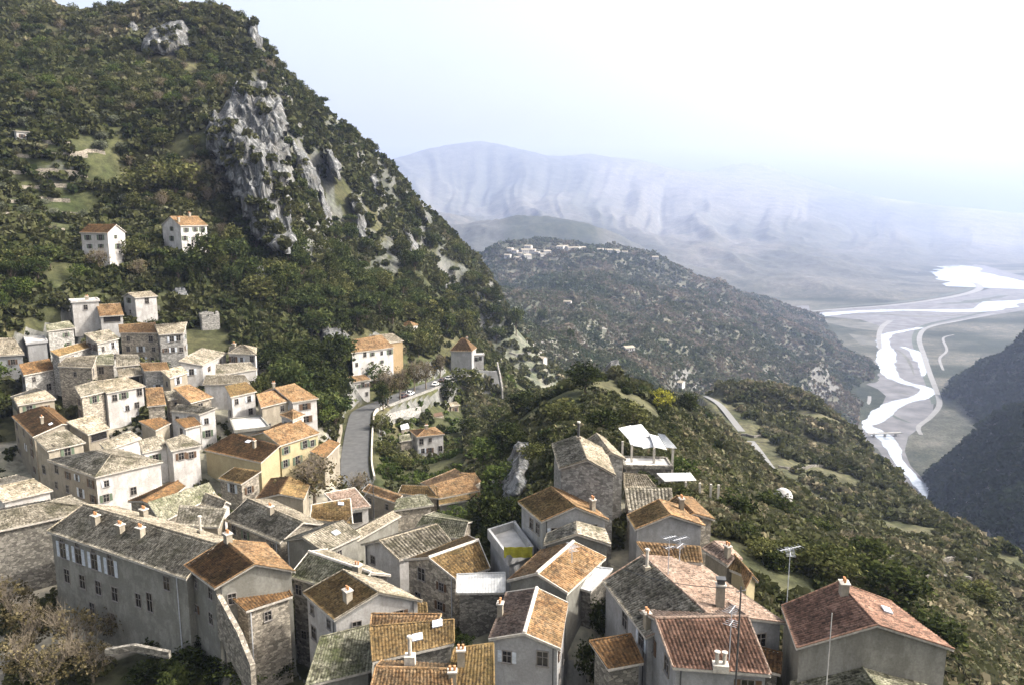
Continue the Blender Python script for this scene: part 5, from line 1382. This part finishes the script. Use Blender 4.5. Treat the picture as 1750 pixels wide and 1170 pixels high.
ribbon('river', 'white shining river winding through the gravel', FZ([(1576,560),(1545,565),(1516,572),(1509,582),(1515,600),(1516,626),(1526,642),(1548,654),(1574,660),(1586,668),(1574,678),(1546,684),(1522,694),(1496,714),(1478,725),(1494,735),(1510,745),(1522,764),(1535,788),(1556,812),(1583,842),(1600,874),(1612,900)], .5), [16,20,24,30,34,40,30,24,22,24,24,22,26,30,24,26,27,21,12,13,18,18,18], 'water', .25, seed=3)
ribbon('side_channel', 'short white side channel of the river by the trees', FZ([(1540,592),(1562,600),(1572,612),(1578,630),(1577,642)], .45), [10,20,26,14,6], 'water', .3, seed=5)
ribbon('main_river', 'broad shining channel of the main river across the plain', FZ([(1384,540),(1450,534),(1540,530),(1620,531),(1680,529),(1700,520),(1760,514),(1830,506)], .5), [60,60,50,60,70,120,90,90], 'water', .3, seed=7)
ribbon('upper_river', 'bright far reach of the main river', FZ([(1690,492),(1672,478),(1640,464),(1600,449),(1560,436),(1520,430)], .5), [260,250,260,240,200,150], 'water', .35, seed=9)
ribbon('flood_channel', 'thin bright channel on the far river plain', FZ([(1620,460),(1680,474),(1750,492),(1830,508)], .55), [50,50,50,50], 'water', .3, seed=11)
ribbon('river_road', 'pale road on the embankment right of the river', FZ([(1700,536),(1640,548),(1598,556),(1578,564),(1571,580),(1578,604),(1590,640),(1602,672),(1605,692),(1590,712),(1570,728),(1574,742)], .6), [10,10,12,12,12,11,10,9,9,8,7,6], 'pale_road')
ribbon('embankment', 'dark embankment along the river road', FZ([(1690,532),(1636,544),(1592,553),(1572,562),(1565,580),(1571,604),(1583,640),(1594,672),(1597,690)], .4), [14,16,16,18,18,17,15,13,10], 'embankment')
ribbon('left_dyke', 'pale dyke road left of the river mouth', FZ([(1522,548),(1508,558),(1502,574),(1504,596)], .6), [16,14,12,10], 'pale_road')
ribbon('far_dyke', 'pale curved dyke road beyond the river plain', FZ([(1388,532),(1450,527),(1530,521),(1600,512),(1652,502),(1674,493),(1668,485),(1656,483)], .6), [18,18,20,24,30,30,24,20], 'pale_road')
ribbon('far_bank', 'dark bank behind the curved dyke road', FZ([(1388,529),(1450,523),(1530,517),(1600,507),(1648,497),(1662,490)], .4), [18,20,22,26,26,18], 'embankment')
ribbon('field_track', 'thin white track on the flats right of the river', FZ([(1630,572),(1612,578),(1618,598),(1606,612),(1612,632)], .6), [6,6,6,6,5], 'pale_road')
ribbon('bank_track', 'white track curving at the foot of the hill left of the river', FZ([(1486,676),(1484,688),(1470,704),(1458,716)], .5), [6,6,5,4], 'pale_road')
for q, (lab, pts) in enumerate([('pale cultivated strip on the flats left of the river', [(1392,546),(1500,552),(1506,566),(1450,560)]), ('pale field at the foot of the middle hill', [(1450,570),(1500,578),(1504,590),(1470,588)]), ('white gravel works on the far bank', [(1494,462),(1545,458),(1582,466),(1540,468)]), ('pale strip of buildings ground on the far plain', [(1492,502),(1520,500),(1530,506),(1500,507)]), ('pale field beyond the dyke road', [(1340,524),(1382,522),(1384,530),(1348,530)]), ('pale field at the right edge of the plain', [(1700,463),(1752,461),(1760,466),(1706,468)])]):
    flat_poly('field', lab, pts, .15 + q * .004, ('gravel' if q in (2, 3, 4) else 'field_soil'), cat='field')
# small bridge
bw = MB(); a_, b_ = at_z(1484, 741, FLOOR + 5), at_z(1541, 739, FLOOR + 5); d = (b_ - a_); l = np.linalg.norm(d); d /= l; n = np.array([-d[1], d[0], 0]); up = np.array([0, 0, 1.0]); o0 = (a_ + b_) / 2
bw.box((0, 0, 0), d * l / 2, n * 2.5, up * .5)
for s_ in (-1, 1): bw.box(n * 2.4 * s_ + up * .9, d * l / 2, n * .15, up * .4)
br = link('bridge', bw.mesh('bridge', [MATS['concrete']], False), None, o0); tag(br, 'low concrete bridge across the small river', 'bridge')
for k_ in (-.33, 0, .33):
    pm = MB(); pm.box(d * l * k_ - up * 2.8, d * .8, n * 2.2, up * 2.3); link('pier', pm.mesh('pier', [MATS['concrete']], False), br)

# ------------------------------------------------------------------ village street, lane, walls
def on_ground(P, dz):
    P = np.array(P, float); return P
ribbon('street', 'grey village street curving past the parked cars', [p + np.array([0, 0, .06]) for p in ST], [6.2,6.2,6.4,6.2,5.8,5.8,7,8,7.5,5], 'asphalt')
ribbon('lane', 'pale lane running down across the terraced slope', [p + np.array([0, 0, .08]) for p in LANE], [3.4,3.4,3.6,3.6,3.4,3.3,3.2,3,2.8], 'pale_road')
def wall_line(name, label, P, h, th, mat, cat='wall', top=True):
    """masonry along the top points P"""
    P = np.array(P, float); o = P.mean(0); mb = MB()
    for a, b in zip(P[:-1], P[1:]):
        d = b - a; d2 = d.copy(); d2[2] = 0; l = np.linalg.norm(d2); n = np.array([-d2[1], d2[0], 0]) / l * th / 2; up = np.array([0, 0, h])
        a0, b0 = a - o, b - o
        mb.poly([a0 + n, a0 - n, b0 - n, b0 + n]); mb.poly([a0 - n, a0 - n - up, b0 - n - up, b0 - n]); mb.poly([b0 + n, b0 + n - up, a0 + n - up, a0 + n])
    for e, nx in ((P[0], P[1]), (P[-1], P[-2])):
        d2 = nx - e; d2[2] = 0; n = np.array([-d2[1], d2[0], 0]); n /= np.linalg.norm(n) / (th / 2); up = np.array([0, 0, h]); e0 = e - o
        mb.poly([e0 + n, e0 - n, e0 - n - up, e0 + n - up])
    return tag(link(name, mb.mesh(name, [MATS[mat]], False), None, o), label, cat)
def off_street(k0, k1, d, dz):
    S = smooth(ST); t = np.gradient(S[:, :2], axis=0); t /= np.linalg.norm(t, axis=1, keepdims=True); n = np.c_[t[:, 1], -t[:, 0], np.zeros(len(t))]
    return (S + n * d + np.array([0, 0, dz]))[k0:k1:2]
wall_line('parapet_wall', 'low pale parapet along the outer edge of the street', off_street(4, 40, 3.9, .8), 1.2, .35, 'mortar')
wall_line('retaining_wall', 'tall stone retaining wall holding up the street below the cars', off_street(38, 69, 4.3, .5), 9, .6, 'limestone')
wall_line('ramp_wall', 'bright lit wall along the inner side of the street', off_street(6, 24, -4.2, 1.6), 4.5, .5, 'cream')
wall_line('garden_wall', 'long grey wall of the garden terrace at the foot of the mountain', [at_r(440,614,215), at_r(480,606,223), at_r(530,600,232)], 4, .5, 'limestone')
wall_line('villa_wall', 'grey terrace wall below the orange roofed villa', [hit(215,440,200,330), hit(250,436,200,330), hit(290,434,200,330), hit(318,434,200,330)], 3.5, .5, 'limestone')
wall_line('villa_path_wall', 'sloping path wall between the two villas', [hit(192,462,200,330), hit(222,452,200,330), hit(250,446,200,330)], 1.6, .4, 'limestone')
wall_line('courtyard_wall', 'old stone wall of the narrow courtyard at the bottom left', [at_r(372,1010,79), at_r(410,1080,74), at_r(432,1135,71)], 5, .5, 'stone')
wall_line('garden_path_wall', 'low wall edging the walled garden path', [at_r(180,1108,80), at_r(230,1100,79), at_r(290,1112,77)], .7, .4, 'darkstone')
wall_line('terrace_support_wall', 'high bluish wall under the tower house terrace', [at_r(780,632,301), at_r(812,632,303), at_r(853,634,306)], 13, .6, 'greyblue')
wall_line('pale_buttress', 'tall pale buttress edge at the end of the tower terrace', [at_r(850,618,304), at_r(855,640,302), at_r(859,664,299)], 4, .6, 'limestone')
# dry stone terraces on the upper left mountain and on the lower right slope
tg = random.Random(9)
def terrace(label, px0, px1, py, r, mat='stone', h=1.5):
    P = []
    for k_ in range(9):
        px = px0 + (px1 - px0) * k_ / 8; p = hit(px, py + tg.uniform(-1.5, 1.5) + 2.0 * math.sin(k_), r * .7, r * 1.5); P.append(p + np.array([0, 0, 1.1]))
    wall_line('terrace_wall', label, P, h + 1.2, .5, mat, cat='wall')['group'] = 'dry stone terrace walls'
for k_, (x0, x1, py_, r_) in enumerate([(4,120,246,330),(10,150,268,318),(120,180,262,318),(6,140,296,302),(20,165,322,290),(4,120,345,280),(10,140,368,268),(8,110,395,250),(60,150,300,300)]):
    terrace(['dry stone terrace wall on the upper left slope'][0], x0, x1, py_, r_)
for k_, (x0, x1, py_, r_) in enumerate([(1380,1520,905,175),(1400,1560,930,160),(1440,1600,958,150),(1500,1660,990,140),(1290,1420,855,230),(1330,1440,800,300),(1200,1300,745,260),(1560,1700,960,200)]):
    terrace('rough stone terrace wall on the lower right slope', x0, x1, py_, r_, 'darkstone', .9)
for x0, x1, py_, r_ in [(870,960,605,560),(880,990,630,470),(900,1000,585,700),(930,1050,560,820),(960,1080,600,700)]:
    terrace('pale terrace wall on the hillside beyond the village', x0, x1, py_, r_, 'limestone', 2.2)

# ruined tower
def ruin():
    A = at_r(344, 534, 238); o = np.array([A[0], A[1], A[2] - 7]); mb = MB(); g = random.Random(3)
    ang = math.radians(28); u = np.array([math.cos(ang), math.sin(ang), 0]); v = np.array([-u[1], u[0], 0]); up = np.array([0, 0, 1.0])
    for (c, a, b) in ((np.zeros(3), u, 4.6), (np.zeros(3), v, 4.2), (u * 4.6, v, 4.2), (v * 4.2, u, 4.6)):
        k = 7
        for i in range(k):
            h0 = 7 - g.uniform(0, 1.4) * (1.6 if g.random() < .3 else .6)
            p = c + a * b * (i + .5) / k; n = np.cross(a, up)
            mb.box(p + up * (h0 / 2 - 1.5), a * b / k / 2, n * (.3 + .004 * i), up * (h0 / 2 + 1.5))
    tag(link('ruined_tower', mb.mesh('ruined_tower', [MATS['limestone']], False), None, o), 'roofless grey stone tower right of the top row of the village', 'ruin')
ruin()

# ruined white shelter on posts and its neighbour
def shelter(label, quads, zs, posts, hp, r, name='shelter'):
    o = at_r(*posts[0], r); o[2] -= hp; root = bpy.data.objects.new(name, None); COL.objects.link(root); root.location = o; tag(root, label, 'shelter')
    for pts, z_, dz in quads:
        P = [at_z(px, py, z_ + d_) for (px, py), d_ in zip(pts, dz)]
        acc = Acc(); acc.add(*roof_slope(P[0], P[1], P[2], P[3], 60, True), 0); acc.quad([q - np.array([0, 0, .05]) for q in (P[1], P[0], P[3], P[2])], 0)
        link('roof_panel', acc.mesh('roof_panel', [MATS['white_sheet']], o), root)
    for px, py in posts:
        mb = MB(); tw = at_r(px, py, r); gz = float(ground(tw[0], tw[1])) - .3; hp_ = max(.8, tw[2] - gz); t = tw - o; mb.box(t - np.array([0, 0, hp_ / 2]), (.14, 0, 0), (0, .14, 0), (0, 0, hp_ / 2 + .3)); link('post', mb.mesh('post', [MATS['mortar']], False), root)
    return root
shelter('ruined shelter with crooked bright white sheet roof on posts', [([(1078,760),(1100,764),(1094,746),(1070,740)], -33, (0,-.2,.5,.8)), ([(1099,766),(1124,762),(1114,742),(1092,745)], -33.1, (-.3,.1,.3,.5)), ([(1118,763),(1140,768),(1126,745),(1110,741)], -33.0, (.2,-.3,.5,.6)), ([(1138,764),(1157,765),(1136,742),(1124,740)], -33.2, (0,.3,.8,.3)), ([(1074,750),(1094,745),(1078,726),(1057,731)], -32.8, (.3,.3,1.1,1.2)), ([(1094,748),(1114,745),(1096,724),(1078,727)], -32.9, (.1,.3,.9,1.0))],
        None, [(1064,757),(1080,762),(1118,768),(1150,768)], 3.2, 104)
shelter('low white roofed shelter with a row of pale posts', [([(1136,822),(1190,820),(1180,807),(1122,808)], -33.5, (0,0,.4,.4))], None, [(1172,826),(1196,828),(1215,830),(1228,831)], 1.9, 104)
# white tank with a round top
mb = MB(); tp = hit(1337, 866, 150, 400)
pr = [(0, .0, 2.1), (1.5, .0, 2.2), (3.4, .0, 2.1), (4.3, .0, 1.7), (4.9, .0, .9), (5.0, 0, .1)]
for (z0_, _, r0_), (z1_, _, r1_) in zip(pr[:-1], pr[1:]): mb.tube((0, 0, z0_ - .5), (0, 0, z1_ - .5), r0_, r1_, 18, cap=(z1_ == 5.0))
mb.box((1.2, -2.1, .6), (.5, 0, 0), (0, .2, 0), (0, 0, 1.0), 1)
tag(link('water_tank', mb.mesh('water_tank', [MATS['white'], MATS['dark_metal']], False), None, tp), 'rounded white water tank in the field below the lane', 'tank')

# parked cars
def car(label, px, py, r, ang, mat):
    p = at_r(px, py, r); S = smooth(ST); j = np.argmin(np.hypot(S[:, 0] - p[0], S[:, 1] - p[1])); z = S[j, 2] + .08
    root = bpy.data.objects.new('parked_car', None); COL.objects.link(root); root.location = (p[0], p[1], z); root.rotation_euler = (0, 0, math.radians(ang)); tag(root, label, 'car', 'cars parked along the street')
    mb = MB()
    side = [(-2.1, .35), (-2.1, .75), (-1.9, .88), (-1.0, .92), (1.0, .92), (1.9, .78), (2.1, .62), (2.1, .35)]
    for a, b in zip(side, side[1:] + side[:1]): mb.poly([(a[0], -.8, a[1]), (b[0], -.8, b[1]), (b[0], .8, b[1]), (a[0], .8, a[1])])
    mb.poly([(x_, -.8, z_) for x_, z_ in side]); mb.poly([(x_, .8, z_) for x_, z_ in side[::-1]])
    mb.poly([(-1.2, -.68, 1.42), (.3, -.68, 1.42), (.3, .68, 1.42), (-1.2, .68, 1.42)]); 
    for x0_, x1_ in ((-1.2, -1.15), (.25, .3)):
        for y_ in (-.68, .68): mb.tube((x0_, y_, 1.4), (x0_ + (-.5 if x0_ < 0 else .6), y_ * 1.08, .9), .05, .05, 4)
    link('body', mb.mesh('body', [MATS[mat]], False), root)
    gm = MB()
    t4 = [(-1.16, -.66), (.27, -.66), (.27, .66), (-1.16, .66)]; b4 = [(-1.66, -.74), (.85, -.74), (.85, .74), (-1.66, .74)]
    for i in range(4):
        j2 = (i + 1) % 4; gm.poly([(*b4[i], .9), (*b4[j2], .9), (*t4[j2], 1.4), (*t4[i], 1.4)])
    link('windows', gm.mesh('windows', [MATS['car_glass']], False), root)
    for x_ in (-1.3, 1.3):
        for y_ in (-.72, .72):
            wm = MB(); wm.tube((x_, y_ - .1, .32), (x_, y_ + .1, .32), .32, .32, 12); wm.f.append(tuple(range(11, -1, -1))); wm.m.append(0); wm.t.append(.5)
            link('wheel', wm.mesh('wheel', [MATS['rubber']], False), root)
def sang(k): d = ST[k + 1] - ST[k]; return math.degrees(math.atan2(d[1], d[0]))
car('cream white car parked on the street nearest to the tower house', 745, 658, 269, sang(6), 'car_white')
car('dark car with a pale roof parked beside the cream white car', 756, 651, 279, sang(6), 'car_dark')
car('white car at the far end of the row of parked cars', 767, 647, 284, sang(7), 'car_white')
car('dark red car parked at the near end of the row under the bare trees', 690, 679, 243, sang(5), 'car_dark')
car('white car next to the dark red one under the bare trees', 701, 676, 247, sang(5), 'car_white')

# poles and the tall antenna
def pole(name, label, px, py0, py1, r, mat, cat, arms=()):
    a, b = at_r(px, py0, r), at_r(px, py1, r); h = b[2] - a[2]; o = np.array([a[0], a[1], a[2]]); mb = MB()
    mb.tube((0, 0, -1.5), (0, 0, h), *((.05, .035) if cat == 'antenna' else (.09, .06)), 8)
    for ar in arms:
        zz, ln, an = ar; u = np.array([math.cos(an), math.sin(an), 0]); v = np.array([-u[1], u[0], 0]); c = np.array([0, 0, h * zz]); mb.tube(c - u * ln, c + u * ln, .035, .035, 5)
        if cat == 'antenna':
            for k_ in range(7): q = c + u * ln * (k_ / 3 - 1); mb.tube(q - v * .45, q + v * .45, .022, .022, 4)
    tag(link(name, mb.mesh(name, [MATS[mat]], False), None, o), label, cat)
pole('utility_pole', 'dark utility pole in front of the red tiled house with twin flues', 1254, 1230, 1000, 54, 'dark_metal', 'pole', [(.97, .35, .3)])
pole('utility_pole', 'slim dark utility pole beside the pink roofed house', 640, 908, 815, 112, 'dark_metal', 'pole', [(.97, .5, .2)])
pole('television_antenna', 'tall mast antenna in front of the dark bushes on the right', 1344, 1040, 934, 76, 'galvanised', 'antenna', [(.99, 1.3, .4), (.93, 1.0, 1.3)])
pole('television_antenna', 'antenna mast on the low roof in front of the blue grey gable', 1160, 985, 918, 74, 'galvanised', 'antenna', [(.98, .9, .5), (.8, .7, .9)])
pole('television_antenna', 'capped mast by the left slope of the red corner house', 1414, 1150, 1045, 57, 'concrete', 'antenna', [])
# yellow awning on the terrace
p0, p1, p2, p3 = at_z(861, 934, -36.4), at_z(910, 934, -36.4), at_z(910, 952, -38.0), at_z(861, 952, -38.0)
mb = MB(); o = (p0 + p2) / 2; K = 10
for i in range(K):
    a0, a1 = i / K, (i + 1) / K; s0, s1 = .08 * math.sin(i * 1.9), .08 * math.sin((i + 1) * 1.9)
    q = lambda a, t, s_: (p0 * (1 - a) + p1 * a) * (1 - t) + (p3 * (1 - a) + p2 * a) * t - o + np.array([0, -s_, 0])
    mb.poly([q(a0, 0, s0), q(a1, 0, s1), q(a1, 1, s1), q(a0, 1, s0)]); mb.poly([q(a0, 0, s0 - .03), q(a0, 1, s0 - .03), q(a1, 1, s1 - .03), q(a1, 0, s1 - .03)])
aw = link('awning', mb.mesh('awning', [MATS['yellow_tarp']], False), None, o); tag(aw, 'yellow green cloth awning hung on the terrace rail', 'awning')
# tiny houses of the villages on the far ridge
fg = random.Random(4); hm = MB()
def far_house(px, py, r, lab, grp, sc=1.0):
    p = hit(px, py, r * .75, r * 1.3); mb = MB(); w, d_, h = 8 * sc, 7 * sc, 6 * sc
    mb.zbox(-w, w, -d_, d_, -3, h, 0)
    mb.poly([(-w - .5, -d_ - .5, h), (w + .5, -d_ - .5, h), (w + .5, 0, h + 2.4 * sc), (-w - .5, 0, h + 2.4 * sc)], 1); mb.poly([(w + .5, d_ + .5, h), (-w - .5, d_ + .5, h), (-w - .5, 0, h + 2.4 * sc), (w + .5, 0, h + 2.4 * sc)], 1)
    for s_ in (-w, w): mb.poly([(s_, -d_, h), (s_, d_, h), (s_, 0, h + 2.3 * sc)], 0)
    for k_ in (-.5, 0, .5): mb.poly([(k_ * w - .8, -d_ - .03, h * .35), (k_ * w + .8, -d_ - .03, h * .35), (k_ * w + .8, -d_ - .03, h * .7), (k_ * w - .8, -d_ - .03, h * .7)], 2)
    o = link('distant_house', mb.mesh('distant_house', [MATS['white'], MATS['cream'], MATS['dark_pane']], False), None, p); o.rotation_euler = (0, 0, fg.uniform(-.6, .6)); tag(o, lab, 'house', grp)
for px, py in [(872,428),(880,432),(888,436),(896,432),(903,425),(910,431),(918,434),(926,437),(934,434),(958,426),(966,424),(974,428),(985,428),(995,427),(868,440),(884,444),(900,441),(1026,430),(1040,432),(1052,433),(1068,434),(1120,443)]:
    far_house(px, py, 1900, 'tiny pale house of the hamlet below the round hilltop', 'houses of the far hamlet', fg.uniform(.7, 1.2))
for px, py, lab in [(846,485,'pale flat house on the saddle right of the mountain foot'),(970,520,'small white house alone on the slope beyond the village'),(1076,496,'small pale farmhouse on the middle hill'),(1165,515,'little pale house low on the middle hill'),(925,616,'small white hut among the terraces beyond the village')]:
    far_house(px, py, 500 if px == 846 else (560 if px == 925 else 1100), lab, None, .38 if px in (846, 925) else .7)

def cable(label, a, b, sag):
    a, b = np.array(a), np.array(b); mb = MB(); o = (a + b) / 2; pr = None
    for k_ in range(13):
        t = k_ / 12; q = a * (1 - t) + b * t - np.array([0, 0, sag * 4 * t * (1 - t)]) - o
        if pr is not None: mb.tube(pr, q, .025, .025, 4, cap=False)
        pr = q
    tag(link('overhead_cable', mb.mesh('overhead_cable', [MATS['dark_metal']], False), None, o), label, 'cable')
cable('thin dark cable sagging from the utility pole to the white ridged house', at_r(1254, 1004, 54), at_r(985, 930, 76), 1.2)
cable('thin dark cable from the slim pole to the pale grey roof', at_r(640, 818, 112), at_r(560, 925, 97), .8)

# small things of the gardens below the street
def lean(label, pts, z, hh, mat='white_sheet'):
    P = [at_z(px, py, z + d_) for px, py, d_ in pts]; o = (P[0] + P[2]) / 2; root = bpy.data.objects.new('garden_shed', None); COL.objects.link(root); root.location = o; tag(root, label, 'shed')
    acc = Acc(); acc.add(*roof_slope(P[0], P[1], P[2], P[3], 60, True), 0); link('roof', acc.mesh('roof', [MATS[mat]], o), root)
    mb = MB(); lo = [p * np.array([1, 1, 0]) + np.array([0, 0, z - hh]) - o for p in P]; up_ = [p - np.array([0, 0, .12]) - o for p in P]
    for i in range(4): j = (i + 1) % 4; mb.poly([lo[i], lo[j], up_[j], up_[i]])
    link('wall', mb.mesh('wall', [MATS['stone']]), root)
lean('little garden shed with a white sheet roof left of the white garden house', [(686,734,0),(700,731,0),(697,722,.8),(684,726,.8)], -63.5, 3.2)
lean('little garden shed with a rusty roof under the retaining wall', [(742,712,0),(758,709,0),(755,703,.6),(740,706,.6)], -67, 3, 'shutter_brown')
lean('little garden shed with a pale roof at the right end of the retaining wall', [(752,695,0),(768,692,0),(766,686,.6),(751,689,.6)], -67.5, 3)
wall_line('garden_wall', 'broken stone wall stepping down through the gardens below the street', [hit(662,716,180,300) + np.array([0,0,1.5]), hit(690,706,180,300) + np.array([0,0,1.2]), hit(718,700,180,300) + np.array([0,0,1.2])], 4, .5, 'limestone')

# thin gravel bars and side strands that break up the river bed
for q, (pts, ws) in enumerate([([(1530,596),(1545,606),(1556,622),(1562,640)], [3,7,6,2]), ([(1500,700),(1522,708),(1540,716),(1556,722)], [2,6,7,2]), ([(1420,538),(1500,537),(1580,541),(1650,538)], [8,26,30,8]), ([(1600,520),(1660,516),(1720,505)], [10,50,20]), ([(1525,668),(1545,672),(1562,674)], [2,8,2])]):
    ribbon('gravel_bar', ['greyish gravel bar between the river strands', 'low gravel bar above the bridge', 'long gravel bar in the main river plain', 'gravel bar at the bend of the main river', 'small gravel bar inside the river bend'][q], FZ(pts, .35), ws, 'embankment' if q % 2 else 'field_soil', .35, seed=20 + q)
SUNAZ, SUNEL, SUNE, SKYS, HAZE, EXPO = 84, 43, 2.7, .15, .75e-4, 1.3
# ------------------------------------------------------------------ camera, sun, sky, air
cam = bpy.data.cameras.new('camera'); co = bpy.data.objects.new('camera', cam); COL.objects.link(co)
cam.sensor_fit = 'HORIZONTAL'; cam.sensor_width = 36; cam.lens = 36 * F_PX / 1750
cam.clip_start = .5; cam.clip_end = 40000
co.location = (0, 0, 0); co.rotation_euler = (math.pi / 2 - PITCH, 0, 0)
SC.camera = co
SUN_AZ, SUN_EL = math.radians(SUNAZ), math.radians(SUNEL)        # azimuth clockwise from +Y
sd = Vector((math.sin(SUN_AZ) * math.cos(SUN_EL), math.cos(SUN_AZ) * math.cos(SUN_EL), math.sin(SUN_EL)))
sl = bpy.data.lights.new('sun', 'SUN'); sl.energy = SUNE; sl.angle = math.radians(1.5); sl.color = (1, .96, .90)
so = bpy.data.objects.new('sun', sl); COL.objects.link(so); so.rotation_euler = sd.to_track_quat('Z', 'Y').to_euler(); so.location = (0, 0, 300)
w = bpy.data.worlds.new('World'); SC.world = w; w.use_nodes = True
nt = w.node_tree; bg = nt.nodes['Background']
sk = nt.nodes.new('ShaderNodeTexSky'); sk.sky_type = 'NISHITA'; sk.sun_disc = False
sk.sun_elevation = SUN_EL; sk.sun_rotation = SUN_AZ; sk.altitude = 300; sk.air_density = 1.4; sk.dust_density = 10.0; sk.ozone_density = 0.0
hs = nt.nodes.new('ShaderNodeHueSaturation'); hs.inputs['Saturation'].default_value = .48; nt.links.new(sk.outputs[0], hs.inputs['Color']); nt.links.new(hs.outputs[0], bg.inputs[0]); bg.inputs[1].default_value = SKYS
mb = MB(); mb.zbox(-9500, 9500, -60, 12300, FLOOR - 1.5, float(GZ.max()) + 15)
hz = link('haze', mb.mesh('haze', [], False)); tag(hz, 'pale blue haze filling the valley', 'haze', kind='stuff')
m = bpy.data.materials.new('air'); m.use_nodes = True; nt = m.node_tree; nt.nodes.clear()
o_ = nt.nodes.new('ShaderNodeOutputMaterial'); v_ = nt.nodes.new('ShaderNodeVolumePrincipled')
v_.inputs['Color'].default_value = (.57, .68, 1.0, 1); v_.inputs['Density'].default_value = HAZE; v_.inputs['Anisotropy'].default_value = .2
nt.links.new(v_.outputs[0], o_.inputs['Volume']); hz.data.materials.append(m)
SC.view_settings.view_transform = 'Standard'; SC.view_settings.look = 'None'; SC.view_settings.gamma = 1; SC.view_settings.exposure = EXPO
cy = SC.cycles
cy.max_bounces = 5; cy.diffuse_bounces = 2; cy.glossy_bounces = 2; cy.transmission_bounces = 2; cy.volume_bounces = 1; cy.transparent_max_bounces = 8
cy.use_denoising = True
try: cy.denoiser = 'OPENIMAGEDENOISE'; cy.denoising_input_passes = 'RGB_ALBEDO_NORMAL'; cy.denoising_prefilter = 'ACCURATE'
except Exception: pass
cy.use_adaptive_sampling = False
